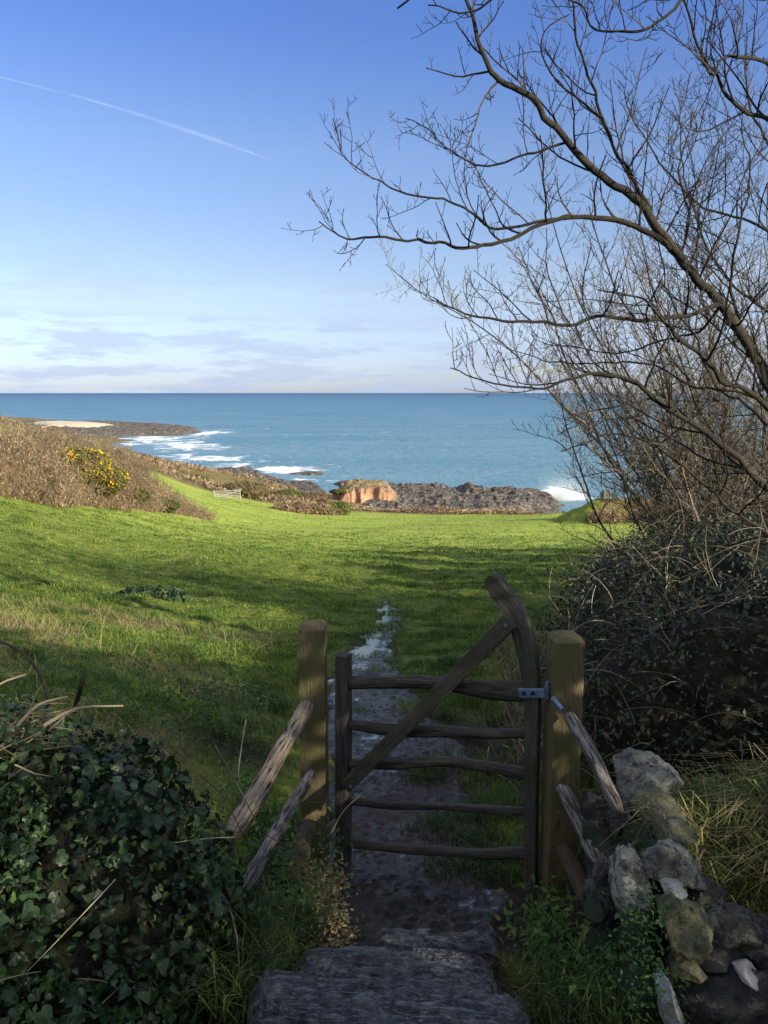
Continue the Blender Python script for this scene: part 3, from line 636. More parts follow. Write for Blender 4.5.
a = Acc(); stems(a, E, 1500, .5, .003, 6, .5, .4, 3, 6, .3); stems(a, E, 34, 1.0, .0045, 9, 1.2, .9, 4, 7, .4)
a.build('bramble_stems', M['deadstem'], hedge)
# dead weeds at the hedge foot, seen past the curved gate head
dw = thing('dead_weeds', P(548, 640, 7), 'pale leafless dead weeds at the left foot of the bramble hedge', 'weeds')
a = Acc()
for i in range(420):
    Y = random.uniform(4.4, 8.4); x = P(random.uniform(500, 600) + (8 - Y) * 6, 640, Y)[0]; z = tz0(np.array([x]), np.array([Y]))[0]
    d = np.array((random.uniform(-.5, .3), random.uniform(-.4, .3), 1.0)); pts = [np.array((x, Y, z))]; l = random.uniform(.25, .75)
    for s in range(6):
        d = d / np.linalg.norm(d) + rdir(1)[0] * .22; pts.append(pts[-1] + d / np.linalg.norm(d) * l / 6)
    tube(a, pts, np.linspace(.0042, .0018, 7), 3, rnd=random.random(), cap=False)
    for q in range(4):
        b0 = pts[random.randint(2, 6)]; dd = rdir(1)[0]; dd[2] = abs(dd[2]); tube(a, [b0, b0 + dd * .05, b0 + dd * .1 + np.array((0, 0, .02))], [.0025, .002, .001], 3, rnd=random.random(), cap=False)
a.build('stems', M['deadstem'], dw)

# ivy covered wall end, near left
IE = [(-1.0, 2.42, CZ - 1.90, .50, .55, .72), (-1.45, 2.50, CZ - 1.82, .60, .6, .78), (-2.1, 2.6, CZ - 1.75, .8, .7, .85), (-.98, 2.05, CZ - 2.25, .52, .5, .62), (-1.6, 2.0, CZ - 2.2, .7, .55, .7), (-.72, 2.45, CZ - 2.1, .27, .40, .58), (-3.0, 2.6, CZ - 1.7, .9, .8, .9), (-2.4, 2.0, CZ - 2.1, .8, .6, .8)]
ivy = thing('ivy_bank', (-1.3, 2.4, CZ - 2.6), 'dark green ivy smothering a low wall at the near left', 'ivy')
a = Acc()
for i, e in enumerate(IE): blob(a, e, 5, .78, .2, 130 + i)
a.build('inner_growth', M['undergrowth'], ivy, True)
a = Acc(); p, nr = ell_pts(IE, 68000, .32, 9)
dn = fbm(p, 3.0, 3, 17); kp = dn > -.5; p, nr = p[kp], nr[kp]
leaves(a, p, nr, .035 * (.45 + .95 * rng.random(len(p)) ** 1.6), (IVY, IVYF), .45, .55, .2, np.clip(.4 + .4 * fbm(p, 2.2, 3, 78) + .7 * (rng.random(len(p)) - .5), 0, 1)); a.build('leaves', M['ivy'], ivy)
a = Acc(); p, nr = ell_pts(IE, 20000, .26, 9); kp = fbm(p, 2.5, 3, 19) > -.2; leaves(a, p[kp], nr[kp], .024, (LEAF, LEAFF), .3, .5, .5); a.build('small_leaves', M['nettle'], ivy)
a = Acc(); stems(a, IE, 420, .30, .0024, 8, .8, .2, 4, 10, .25); stems(a, IE, 6, .5, .004, 9, 1.8, .1, 5, 11, .2); a.build('stems', M['deadstem'], ivy)
# dead fern heap on top of the ivy
db = thing('dead_bracken', P(12, 735, 2.5), 'heap of dry tan bracken and straw on top of the ivy at the left edge', 'bracken')
a = Acc(); n = 240; c = P(-6, 738, 2.45)
pos = c + rng.normal(size=(n, 3)) * np.array((.09, .13, .035)); ax = rng.normal(size=(n, 3)) * np.array((1, .7, .25)); ax[:, 0] += .4
scatter(a, [(-.022, 0, 0), (.022, 0, 0), (.018, .5, .07), (-.018, .5, .07), (0, 1, 0)], [[(0, 1, 2, 3)], [(3, 2, 4)]], pos, ax, rdir(n), .06 + .10 * rng.random(n))
a.build('fronds', M['dry'], db)
a = Acc()
for i in range(6):
    q = c + rng.normal(size=3) * np.array((.15, .15, .03)); d = np.array((random.uniform(-1, 1), random.uniform(-.4, .4), random.uniform(0, .35)))
    tube(a, smooth_line([q, q + d * .12 + np.array((0, 0, .03)), q + d * .28], 7), np.linspace(.006, .003, 7), 5, rnd=.9)
a.build('stalks', M['deadstem'], db)
# curved dead shoot above it
ds = Acc(); tube(ds, smooth_line([P(48, 706, 2.75), P(46, 690, 2.8), P(36, 668, 2.85), P(18, 650, 2.9), P(-12, 636, 3.0)], 18), np.linspace(.007, .004, 18), 6, .15, 2, rnd=.2)
o = ds.build('dead_shoot', M['twig'], None, True); tag(o, 'bare arching grey shoot above the ivy at the left edge', 'shoot')
ds = Acc(); tube(ds, smooth_line([P(74, 712, 2.7), P(80, 690, 2.7), P(86, 672, 2.72)], 8), np.linspace(.010, .007, 8), 6, .2, 5, rnd=.2)
o = ds.build('dead_shoot', M['twig'], None, True); tag(o, 'short upright dark broken stick poking up behind the ivy', 'stick')

# ------------------------------------------------------------------ grass
def ground_pts(X, Y): return np.column_stack([X, Y, tz(X, Y)])
a = Acc()
n = 640000
lY = np.exp(rng.uniform(np.log(3.3), np.log(128), n)); s = rng.uniform(-.62, .42, n); X = s * (lY + .6)
dens = f2(X, lY, 1.1, 3, 201); pdx = path_d(X, lY)
ok = (gatemud(X, lY) < .4 + (rng.random(n) < .07)) & ((pdx > .02 + .2 * rng.random(n) ** 2) | ((lY > 6.5) & (rng.random(n) < .8) & (f2(X, lY, 3, 2, 58) > -.22))) & (dens > -.55) & ~((lY < 5) & (np.abs(X + .95) < .6) & (rng.random(n) < .75)) & ~((X < -.55) & (lY < 2.9))
inh = (X > P(600, 0, 1)[0] * 0 + .27 * lY + .2) & (lY < 8); ok &= ~(inh & (rng.random(n) < .8))
ok &= rng.random(n) > .72 * sst(35, 75, lY); ok &= ~((strawmask(X, lY) > .3) & (rng.random(n) < .6)); cl0 = f2(X, lY, 2.4, 3, 203); ok &= ~((cl0 < -.12) & (rng.random(n) < .55)) & ~((lY > 60) & (X < -.24 * lY)); X, lY, dens = X[ok], lY[ok], dens[ok]
cl = f2(X, lY, 2.4, 3, 203); big = f2(X, lY, .45, 3, 204)
h = (.035 + .15 * np.clip(cl + .10, 0, 1.2) + .03 * big) * (1 + .35 * sst(15, 40, lY)) * rng.uniform(.6, 1.3, len(X))
pos = ground_pts(X, lY); pos[:, 2] -= .01
blades(a, pos, np.maximum(h, .03), np.maximum(.0045, .00085 * lY), rng.uniform(.1, .9, len(X)), wind=(-.15, .1))
o = a.build('meadow_grass', M['grass'], None); tag(o, 'short tufted green grass growing over the field', 'grass', kind='stuff')
# lush tufts by the path, gate and walls
a = Acc()
def tufts(a, spots, n, spread, h, w=.006, lean=(.2, 1.0)):
    for (X0, Y0) in spots:
        k = int(n * random.uniform(.6, 1.3)); X = X0 + rng.normal(size=k) * spread; Y = Y0 + rng.normal(size=k) * spread
        pos = np.column_stack([X, Y, tz(X, Y) - .01]); blades(a, pos, h * rng.uniform(.5, 1.25, k), w, rng.uniform(*lean, k))
sp = []
for px, py, Y in [(455, 880, 3.6), (490, 868, 3.7), (470, 845, 3.95), (515, 880, 3.55), (440, 838, 4.2), (480, 815, 4.4), (510, 820, 4.3), (455, 825, 4.3), (425, 780, 5.0), (445, 770, 5.2), (500, 790, 5.0), (470, 740, 5.9), (440, 720, 6.4), (500, 730, 6.2), (530, 760, 5.5), (430, 690, 7.4), (460, 680, 7.8), (450, 660, 8.8)]:
    c = P(px, py, Y); sp.append((c[0], Y))
tufts(a, sp, 330, .085, .12)
sp = [(P(px, py, Y)[0], Y) for px, py, Y in [(270, 700, 6.2), (250, 720, 5.6), (225, 740, 5.1), (260, 690, 6.6), (210, 720, 5.4), (280, 800, 3.9), (265, 815, 3.7), (240, 700, 6.1), (195, 690, 6.2), (170, 700, 5.8)]]
tufts(a, sp, 300, .12, .14)
o = a.build('grass_tufts', M['grass_dark'], None); tag(o, 'lush grass tufts bordering the mud path near the gate', 'grass', kind='stuff')
# foreground clumps beside the steps
a = Acc()
for px, py, Y, h in [(268, 965, 2.42, .19), (285, 945, 2.6, .16), (252, 985, 2.3, .2), (300, 930, 2.7, .13), (245, 940, 2.5, .16), (270, 1005, 2.2, .18), (235, 1010, 2.15, .2)]:
    c = P(px, py, Y); k = 150; pos = c + rng.normal(size=(k, 3)) * np.array((.05, .05, .02)); blades(a, pos, h * rng.uniform(.5, 1.2, k), .0055, rng.uniform(.3, 1.2, k))
o = a.build('grass_clump', M['grass_dark'], None); tag(o, 'grass clump between the ivy and the left end of the stone steps', 'grass', kind='stuff')
a = Acc()
for px, py, Y, h in [(560, 985, 2.3, .2), (590, 1000, 2.2, .2), (540, 1005, 2.25, .19), (575, 1015, 2.15, .2), (610, 1010, 2.15, .2), (545, 965, 2.45, .15), (620, 985, 2.3, .15), (530, 1020, 2.2, .16)]:
    c = P(px, py + 12, Y); k = 150; pos = c + rng.normal(size=(k, 3)) * np.array((.05, .05, .03)); blades(a, pos, .62 * h * rng.uniform(.5, 1.2, k), .0055, rng.uniform(.3, 1.1, k))
o = a.build('grass_clump', M['grass_dark'], None); tag(o, 'lush green grass clump between the steps and the right stone wall', 'grass', kind='stuff')
# low broad-leaved weeds both sides of the opening
def weeds(label, spots, n, spread, size, m, cat='weeds', T=(LEAF, LEAFF), zup=.1):
    a = Acc()
    for px, py, Y in spots:
        c = P(px, py, Y); k = n; pos = c + rng.normal(size=(k, 3)) * np.array((spread, spread, spread * .6)) + np.array((0, 0, zup * .3))
        pos[:, 2] = np.maximum(pos[:, 2], tz0(pos[:, 0], pos[:, 1]) + .01)
        nr = np.tile((0, -.3, 1.), (k, 1)); leaves(a, pos, nr, size, T, .1, .6, .4)
    o = a.build('ground_weeds', m, None); return tag(o, label, cat, kind='stuff')
weeds('small pale leaves and litter on the earth bank below the left post', [(322, 900, 3.05), (330, 915, 2.95), (318, 925, 2.9), (335, 935, 2.85), (310, 885, 3.15), (325, 870, 3.3), (338, 955, 2.75), (318, 945, 2.8), (330, 885, 3.2)], 130, .05, .022, M['dry'])
weeds('dark leafy weeds under the right hand rails', [(560, 930, 2.8), (580, 950, 2.6), (600, 960, 2.5), (540, 920, 2.95), (570, 905, 3.0), (545, 950, 2.7), (620, 950, 2.5), (635, 960, 2.4), (640, 985, 2.3), (625, 1000, 2.25), (590, 925, 2.75), (650, 1010, 2.2)], 190, .075, .034, M['nettle'])
weeds('green leafy weeds behind the leaning rails on the left', [(280, 850, 3.3), (265, 870, 3.1), (290, 880, 3.05), (255, 900, 2.8), (300, 905, 2.9), (275, 920, 2.75), (250, 800, 3.6), (240, 780, 3.9), (320, 852, 3.4)], 150, .08, .03, M['nettle'])
# straw tangle in the field left of the gate
a = Acc(); n = 22000
X = rng.uniform(-7.5, -.9, n); Y = rng.uniform(3.8, 12.5, n); k = strawmask(X, Y) > .25 + .6 * rng.random(n); X, Y = X[k], Y[k]
pos = ground_pts(X, Y); blades(a, pos, rng.uniform(.05, .22, len(X)), .0055, rng.uniform(.8, 1.8, len(X)))
for i in range(620):
    X = random.uniform(-5.3, -1.2); Y = random.uniform(4.0, 9.5)
    if vn(np.array([[X * .9, Y * .9, 2.]]), 5)[0] < -.15: continue
    q = np.array((X, Y, tz0(np.array([X]), np.array([Y]))[0])); d = np.array((random.uniform(-.8, .8), random.uniform(-.4, .4), random.uniform(.3, 1.1)))
    l = random.uniform(.12, .42); tube(a, smooth_line([q, q + d * l * .5 + np.array((0, 0, .05)), q + d * l], 5), np.linspace(.0035, .0015, 5), 3, rnd=random.random(), cap=False)
    a.A['hgt'].append(np.full(len(a.V[-1]), .5)); 
del a.A['grain']; del a.A['hgt']
o = a.build('dead_straw', M['dry'], None); tag(o, 'pale dead straw and stalks lying in the grass left of the gate', 'straw', kind='stuff')
weeds('low green weeds growing through the straw behind the ivy', [(random.uniform(0, 250), py, Y) for py, Y in [(700, 4.9), (690, 5.3), (680, 5.8), (660, 6.8), (650, 7.3), (640, 8.0), (705, 4.6), (715, 4.3), (690, 5.4), (670, 6.2), (700, 4.8), (720, 4.2)] for _ in range(4)], 70, .16, .032, M['nettle'])

def bush(label, c, r, n, size, leafm, corem=None, name='bush', cat='bush', group=None, T=(LEAF, LEAFF), lumps=5, st=0, flowers=0, shell=.35, stm='twigwarm'):
    z0 = tz0(np.array([c[0]]), np.array([c[1]]))[0]
    o = thing(name, (c[0], c[1], z0), label, cat, group)
    Es = [(c[0], c[1], c[2], r[0], r[1], r[2])]
    for i in range(lumps):
        an = random.uniform(0, 6.28); q = random.uniform(.4, .75); k = random.uniform(.35, .6)
        Es.append((c[0] + math.cos(an) * r[0] * q, c[1] + math.sin(an) * r[1] * q, c[2] + random.uniform(0, .45) * r[2], r[0] * k, r[1] * k, r[2] * k))
    a = Acc()
    for i, e in enumerate(Es): blob(a, e, 3, .82, .25, int(abs(c[0]) * 10) + i)
    a.build('inner_growth', corem or M['undergrowth_brown'], o, True)
    a = Acc(); p, nr = ell_pts(Es, n, shell, int(c[1])); leaves(a, p, nr, size, T, -.2, .3, .5); a.build('foliage', leafm, o)
    if st:
        a = Acc(); stems(a, Es, st, r[2] * .6, size * .12, 4, .1, .9, 3, 3, .6); a.build('stems', M[stm], o)
    if flowers:
        a = Acc(); p, nr = ell_pts(Es, flowers, .06, int(c[1])); k = (p[:, 2] > c[2] - r[2] * .2) & (fbm(p, 1.6, 2, 5) > -.05); leaves(a, p[k], nr[k], size * 1.0, T, -.2, .3, .5); a.build('flowers', M['flower'], o)
    return o
c = P(150, 597, 13.3)
bush('low dark leafy bramble clump alone in the middle of the left field', c + np.array((0, 0, -.02)), (.62, .5, .17), 2600, .07, M['ivy'], M['undergrowth'], st=40, name='bramble_clump', cat='bramble', T=(IVY, IVYF))

# brown bracken hedge along the left side of the field
hb = thing('bracken_hedge', (-18.5, 50, tz0(np.array([-18.5]), np.array([50.]))[0]), 'long bank of brown bracken and bare scrub along the left field edge', 'hedge')
E = []
for px, top, Y, rx in [(-30, 428, 38, 3.4), (0, 428, 42, 3.2), (22, 432, 46, 3.2), (45, 438, 48, 3.0), (65, 446, 50, 2.8), (85, 452, 52, 2.8), (100, 462, 55, 2.6), (118, 468, 57, 2.6), (135, 476, 60, 2.5), (150, 484, 63, 2.3), (166, 493, 66, 2.1), (182, 501, 69, 1.9), (197, 509, 72, 1.6), (207, 515, 74, 1.2), (20, 452, 41, 2.6), (50, 462, 46, 2.5), (80, 474, 50, 2.3), (105, 486, 53, 2.0), (0, 446, 39, 2.6), (130, 494, 57, 1.8), (155, 503, 62, 1.6), (178, 511, 67, 1.2), (60, 432, 70, 4), (20, 424, 70, 4.5), (95, 442, 80, 4), (120, 454, 85, 3.5), (-40, 420, 60, 5)]:
    c = P(px, top, Y); rzv = max(.7, min(rx * .95, 3.2)); E.append((c[0], Y + rx * .35, c[2] - rzv, rx, rx * 1.3, rzv))
a = Acc()
for i, e in enumerate(E): blob(a, e, 4, .76, .28, 150 + i)
a.build('inner_growth', M['undergrowth_brown'], hb, True)
a = Acc(); p, nr = ell_pts(E, 210000, .45, 15, True); leaves(a, p, nr, .15, (THIN, THINF), -.9, .3, .5); a.build('foliage', M['bracken'], hb)
a = Acc(); stems(a, E, 7000, .8, .011, 3, .1, 1.2, 3, 16, .5); a.build('stems', M['twigwarm'], hb)
for px, py, Y, r, lab in [(78, 468, 47.0, (1.6, 1.2, 1.3), 'gorse bush thick with yellow flowers, highest on the bracken bank'), (106, 480, 50, (1.4, 1.2, 1.1), 'gorse bush with a few yellow flowers, right of the brightest one'), (137, 496, 56, (.9, .8, .5), 'small low olive gorse bush near the right end of the bracken bank')]:
    bush(lab, P(px, py, Y), r, 9000, .14, M['gorse'], name='gorse_bush', cat='gorse', T=(DIA, DIAF), flowers={78: 5200, 106: 1500, 137: 150}[px], st=100, group='gorse bushes on the bracken bank')
bush('green leafy scrub patch low on the right part of the bracken bank', P(168, 506, 62), (1.0, .9, .45), 3000, .13, M['green_scrub'], T=(DIA, DIAF), st=30)

# scrub around the far end of the field
S_ = 'scrub'
for px, py, Y, r, mname, lab in [
    (243, 492, 128, (4.6, 3.5, 1.9), 'scrub', 'large rounded olive brown bush behind the white field gate'),
    (178, 479, 150, (6, 4, 1.2), 'green_scrub', 'olive green scrub at the top of the shore bank, farthest left'),
    (148, 474, 170, (6, 5, 1.4), 'scrub', 'low yellowish scrub beyond the bracken bank, above the shore'),
    (291, 512, 112, (3.6, 2.4, 1.5), 'bracken', 'dark brown rounded bush at the edge of the sunlit field'),
    (318, 511, 114, (2.6, 2, 1.2), 'bracken', 'pale tan bush just right of the dark brown rounded one'),
    (335, 512, 118, (2.0, 1.8, 1.5), 'green_scrub', 'fresh green bush immediately left of the orange cliff'),
    (308, 494, 140, (4.2, 3, 1.3), 'bracken', 'red brown bush on the bank between the field gate and the cliff'),
    (285, 494, 138, (4.0, 3, 1.2), 'green_scrub', 'yellow green scrub on the bank right of the field gate'),
    (345, 492, 160, (2.5, 2, .7), 'scrub', 'little olive bush on the left shoulder of the orange cliff'),
    (372, 488, 164, (3.2, 1.6, .32), 'bracken', 'low tawny scrub capping the top of the orange cliff')]:
    c = P(px, py, Y); z0 = tz0(np.array([c[0]]), np.array([Y]))[0]
    if px not in (345, 372): c[2] = min(c[2], z0 + r[2] * .5)
    bush(lab, c, r, 3500, .32, M[mname], T=(DIA, DIAF), st=60, name='scrub_bush', cat='bush', group='bushes along the far field edge', lumps=6)
# continuous bracken strip at the far edge
a = Acc(); n = 26000
px = rng.uniform(205, 640, n); Y = np.interp(px, [205, 240, 300, 340, 640], [122, 124, 128, 131, 127]) + rng.uniform(-1, 14, n) ; X = (px - 384) / F * Y
k = f2(X, Y, .15, 3, 301) > -.35; X, Y = X[k], Y[k]
hh = (.9 + .8 * f2(X, Y, .2, 3, 302)) * (1 - .75 * sst(-14, -10, X) * sst(6, 2, X))
p = np.column_stack([X, Y, tz(X, Y) + np.maximum(.1, hh) * rng.random(len(X))]); leaves(a, p, np.tile((0, -.4, 1.), (len(p), 1)), .34, (DIA, DIAF), -.6, .3, .5)
o = a.build('bracken', M['bracken'], None); tag(o, 'rusty brown dead bracken along the seaward edge of the field', 'bracken', kind='stuff')
a = Acc(); n = 22000
X = rng.uniform(-75, -18, n); Y = rng.uniform(125, 240, n); k = (f2(X, Y, .07, 3, 311) > -.1) & (tz0(X, Y) > 2.2); X, Y = X[k], Y[k]
p = np.column_stack([X, Y, tz(X, Y) + .8 * rng.random(len(X))]); leaves(a, p, np.tile((0, -.4, 1.), (len(p), 1)), .5, (DIA, DIAF), -.6, .3, .5)
o = a.build('coastal_scrub', M['bracken'], None); tag(o, 'brown and green scrub covering the bank above the shore', 'scrub', kind='stuff')

# mound with block
mc = P(592, 527, 84); gX, gY = np.meshgrid(np.linspace(-7, 10, 90), np.linspace(-6, 6, 60))
hN = .25 * f2(gX, gY, .6, 4, 321)
hm = 2.2 * sst(-5.0, 1.0, gX + hN * 2) * (1 - sst(6.5, 10, gX)) * (1 - sst(1.2, 5.0, np.abs(gY) + hN))
wx = gX + mc[0]; wy = gY + 84; wz = tz(wx, wy) - .06 + hm * (1 + .15 * f2(gX, gY, 1.1, 3, 323))
o = mk('mound', np.stack([wx, wy, wz], -1).reshape(-1, 3), polar_faces(60, 90), M['meadow'], None, {'far': np.full(wx.size, .3), 'mud': np.zeros(wx.size), 'straw': (sst(2.2, 3.4, gX + hN) * .5).ravel(), 'scrub': (sst(-.6, 1.0, gX + 2 * hN) * sst(.3, -1.2, gY) * .95).ravel()}, True)
tag(o, 'grassy earth mound with a shaded side at the far right of the field', 'mound', kind='structure')
bt = P(602, 0, 84)[0]; bz = wz.max()
a = Acc()
def box(a, c, s, rot=0, bev=.0, rnd=.5):
    x, y, z = np.array(s) / 2; V = np.array([(i * x, j * y, k * z) for i in (-1, 1) for j in (-1, 1) for k in (-1, 1)], float)
    cr_, sr = math.cos(rot), math.sin(rot); V[:, :2] = np.column_stack([V[:, 0] * cr_ - V[:, 1] * sr, V[:, 0] * sr + V[:, 1] * cr_])
    Fc = np.array([(0, 1, 3, 2), (4, 6, 7, 5), (0, 4, 5, 1), (2, 3, 7, 6), (0, 2, 6, 4), (1, 5, 7, 3)])
    g = V.copy(); a.add(V + np.array(c), Fc, grain=g, rnd=np.full(8, rnd))
mbx = mc[0] + 1.4; box(a, (mbx, 84, bz + .22), (.95, .7, .7), .3); box(a, (mbx - .05, 84, bz + .67), (.55, .5, .22), .1)
o = a.build('stone_block', M['concrete']); tag(o, 'small pale stone block on top of the grassy mound', 'block')
for px, py, Y, r, mname, lab in [(604, 522, 80, (1.9, 1.4, 1.35), 'bracken', 'rusty brown bush against the lit end of the mound'), (640, 520, 82, (3.2, 2, 1.5), 'bracken', 'broad tan thicket right of the mound'), (680, 522, 78, (3.2, 2, 1.6), 'scrub', 'olive thicket behind the bare trees at the far right')]:
    bush(lab, P(px, py, Y), r, 5000, .2, M[mname], T=(DIA, DIAF), st=90, name='thicket', cat='bush', group='bushes beside the mound')

# white field gate and post and wire fence in the distance
gp = [P(214, 495.5, 112), P(240, 493.5, 114)]
gz = np.mean([tz0(np.array([q[0]]), np.array([q[1]]))[0] for q in gp])
for q in gp: q[2] = gz
fg = thing('field_gate', (gp[0] + gp[1]) / 2, 'small white five bar field gate far off at the end of the field', 'gate')
d = gp[1] - gp[0]
for q in gp:
    a = Acc(); tube(a, [q + (0, 0, -.3), q + (0, 0, 1.5)], .10, 6); a.build('gate_post', M['white'], fg)
for i in range(5):
    a = Acc(); z = .25 + i * .26; tube(a, [gp[0] + (0, 0, z), gp[1] + (0, 0, z)], .045, 5); a.build('bar', M['white'], fg)
a = Acc(); tube(a, [gp[0] + (0, -.06, .25), gp[1] + (0, -.06, 1.29)], .04, 5); a.build('brace', M['white'], fg)
a = Acc(); mpt = (gp[0] + gp[1]) / 2; tube(a, [mpt + (0, -.06, .2), mpt + (0, -.06, 1.3)], .045, 5); a.build('upright', M['white'], fg)
fl = [P(x, y, Y) for x, y, Y in [(150, 484, 128), (165, 487, 124), (180, 490, 120), (196, 493, 116)]] ; fr = [P(x, y, Y) for x, y, Y in [(250, 495, 116), (262, 498, 118), (275, 501, 118), (290, 504, 118), (304, 507, 120), (320, 509, 122), (338, 511, 124), (356, 512, 126), (375, 513, 127)]]
for pts_, lab in ((fl, 'line of weathered fence posts leading up left of the white field gate'), (fr, 'line of weathered fence posts along the field edge right of the white field gate')):
    for q in pts_: q[2] = tz0(np.array([q[0]]), np.array([q[1]]))[0]
    ff_ = thing('wire_fence', pts_[0], lab, 'fence', 'post and wire fences round the far field')
    for q in pts_:
        a = Acc(); tube(a, [q + (0, 0, -.3), q + (.03, 0, 1.35)], .07, 6, .1, q[0]); a.build('fence_post', M['cleftgrey'], ff_)
    for z in (.5, .85, 1.2):
        a = Acc(); tube(a, [q + (0, 0, z) for q in pts_], .010, 3); a.build('wire', M['cleftgrey'], ff_)

# wave breaking on the end of the rocks
sp = PZ(562, 500); a = Acc(); n = 26000
u = rng.random(n); ang = rng.normal(size=n) * .55; hgt_ = u ** 1.3
hx = sp[0] + np.sin(ang) * 6.5 * (.3 + hgt_) + rng.normal(size=n) * 1.1; hz = np.cos(ang) * 6.0 * hgt_ * (1 + .35 * rng.normal(size=n) * hgt_) + .1
pos = np.column_stack([hx, sp[1] + rng.normal(size=n) * 1.3, np.maximum(hz, .1)])
V, Fc = (np.array([(1, 0, 0), (-1, 0, 0), (0, 1, 0), (0, -1, 0), (0, 0, 1), (0, 0, -1)], float), np.array([(0, 2, 4), (2, 1, 4), (1, 3, 4), (3, 0, 4), (2, 0, 5), (1, 2, 5), (3, 1, 5), (0, 3, 5)])); sc = (.022 + .05 * rng.random(n) ** 4) * (1.2 - hgt_ * .8)
scatter(a, V, Fc, pos, rdir(n), rdir(n), sc)
o = a.build('sea_spray', M['spray'], None, True); tag(o, 'burst of white spray where a wave hits the end of the rocks', 'spray', kind='stuff')

# contrail: a long thin tube of ice cloud high above the sea
def sky_pt(px, py, z=6000):
    return PZ(px, py, CZ + z)
a = Acc(); q0, q1, q2, q3 = sky_pt(-60, 62), sky_pt(90, 100), sky_pt(180, 128), sky_pt(272, 160)
ln = smooth_line([q0, q1, q2, q3], 40); rd = np.interp(np.linspace(0, 1, 40), [0, .3, .55, .75, .92, 1], [18, 22, 34, 48, 30, 4]) * (1 + .15 * np.sin(np.arange(40) * 1.7))
tube(a, ln, rd, 12, .15, 3)
o = a.build('contrail', M['vapour'], None, True); tag(o, 'thin white vapour trail slanting across the upper left sky', 'contrail')

# ------------------------------------------------------------------ gate
GA = P(343, 760, 3.62); GB = P(533, 760, 3.20)
gd = np.array((GB[0] - GA[0], GB[1] - GA[1], 0)); gd /= np.linalg.norm(gd); gn = np.array((gd[1], -gd[0], 0))   # towards camera
if gn[1] > 0: gn = -gn
def G(px, py, off=0):
    a_, b_ = (px - 384) / F, -(py - 512) / F
    dr = np.array((a_, math.cos(PITCH) + b_ * math.sin(PITCH), -math.sin(PITCH) + b_ * math.cos(PITCH)))
    o0 = np.array((0, 0, CZ)); pt = GA + gn * off
    t_ = ((pt - o0) @ gn) / (dr @ gn); return o0 + dr * t_
def plank(a, pts, wid, thick, rough=.06, seed=0, n=None, chamf=.25):
    """board with a rounded-rectangle section following pts; wid in gate plane, thick across it"""
    pts = np.asarray(pts, float); n = n or 24; line = smooth_line(pts, n); wid = np.interp(np.linspace(0, 1, n), np.linspace(0, 1, len(np.atleast_1d(wid))), np.atleast_1d(wid)) if np.size(wid) > 1 else np.full(n, wid)
    t_ = np.gradient(line, axis=0); t_ /= np.linalg.norm(t_, axis=1)[:, None]
    u = np.cross(t_, gn); u /= np.linalg.norm(u, axis=1)[:, None]
    c = chamf; sec = np.array([(-1, -1 + c), (-1, 0), (-1, 1 - c), (-1 + c, 1), (0, 1.02), (1 - c, 1), (1, 1 - c), (1, 0), (1, -1 + c), (1 - c, -1), (0, -1.02), (-1 + c, -1)]); k = len(sec)
    ln = np.concatenate([[0], np.cumsum(np.linalg.norm(np.diff(line, axis=0), axis=1))])
    q = np.stack([np.tile(sec[:, 0], n) * 1.1 + seed * 5.3, np.tile(sec[:, 1], n) * 1.1, np.repeat(ln, k) * 5], 1)
    r = 1 + rough * (fbm(q, 1, 3, seed) * 1.6 + fbm(q * np.array((2.5, 2.5, .7)), 1, 2, seed + 3))
    V = line[:, None] + u[:, None] * (sec[None, :, 0:1] * wid[:, None, None] / 2) * r.reshape(n, k, 1) + gn * (sec[None, :, 1:2] * thick / 2) * r.reshape(n, k, 1)
    V = V.reshape(-1, 3); i = np.arange(n - 1)[:, None] * k; j = np.arange(k)[None]; j2 = (j + 1) % k
    Fq = np.stack([i + j, i + j2, i + k + j2, i + k + j], -1).reshape(-1, 4)
    g = np.stack([np.tile(sec[:, 0], n) * .05 + seed, np.tile(sec[:, 1], n) * .05, np.repeat(ln, k)], 1)
    V = np.concatenate([V, line[:1], line[-1:]]); g = np.concatenate([g, g[:1], g[-1:]])
    jj = np.arange(k); j2 = (jj + 1) % k; b_ = (n - 1) * k
    a.add(V, [Fq, np.concatenate([np.stack([j2, jj, np.full(k, n * k)], 1), np.stack([b_ + jj, b_ + j2, np.full(k, n * k + 1)], 1)])], grain=g, rnd=np.full(len(V), .5))
gb = G(440, 870); gate = thing('wooden_gate', gb, 'rustic dark wooden gate with five rails, diagonal brace and curved head', 'gate')
a = Acc(); plank(a, [G(343.5, 657), G(343.5, 664), G(343.5, 760), G(343.5, 855), G(343.5, 868)], [.045, .068, .066, .068, .058], .07, .05, 1, 30); a.build('latch_stile', M['gatewood'], gate, False)
a = Acc(); plank(a, [G(531, 892), G(531.5, 800), G(533, 720), G(531.5, 680), G(526, 645), G(515, 612), G(501, 592), G(493, 581), G(489, 576)], [.052, .055, .060, .072, .082, .084, .078, .074, .04], .062, .035, 2, 60, .12); a.build('curved_hinge_stile', M['gatelight'], gate, False)
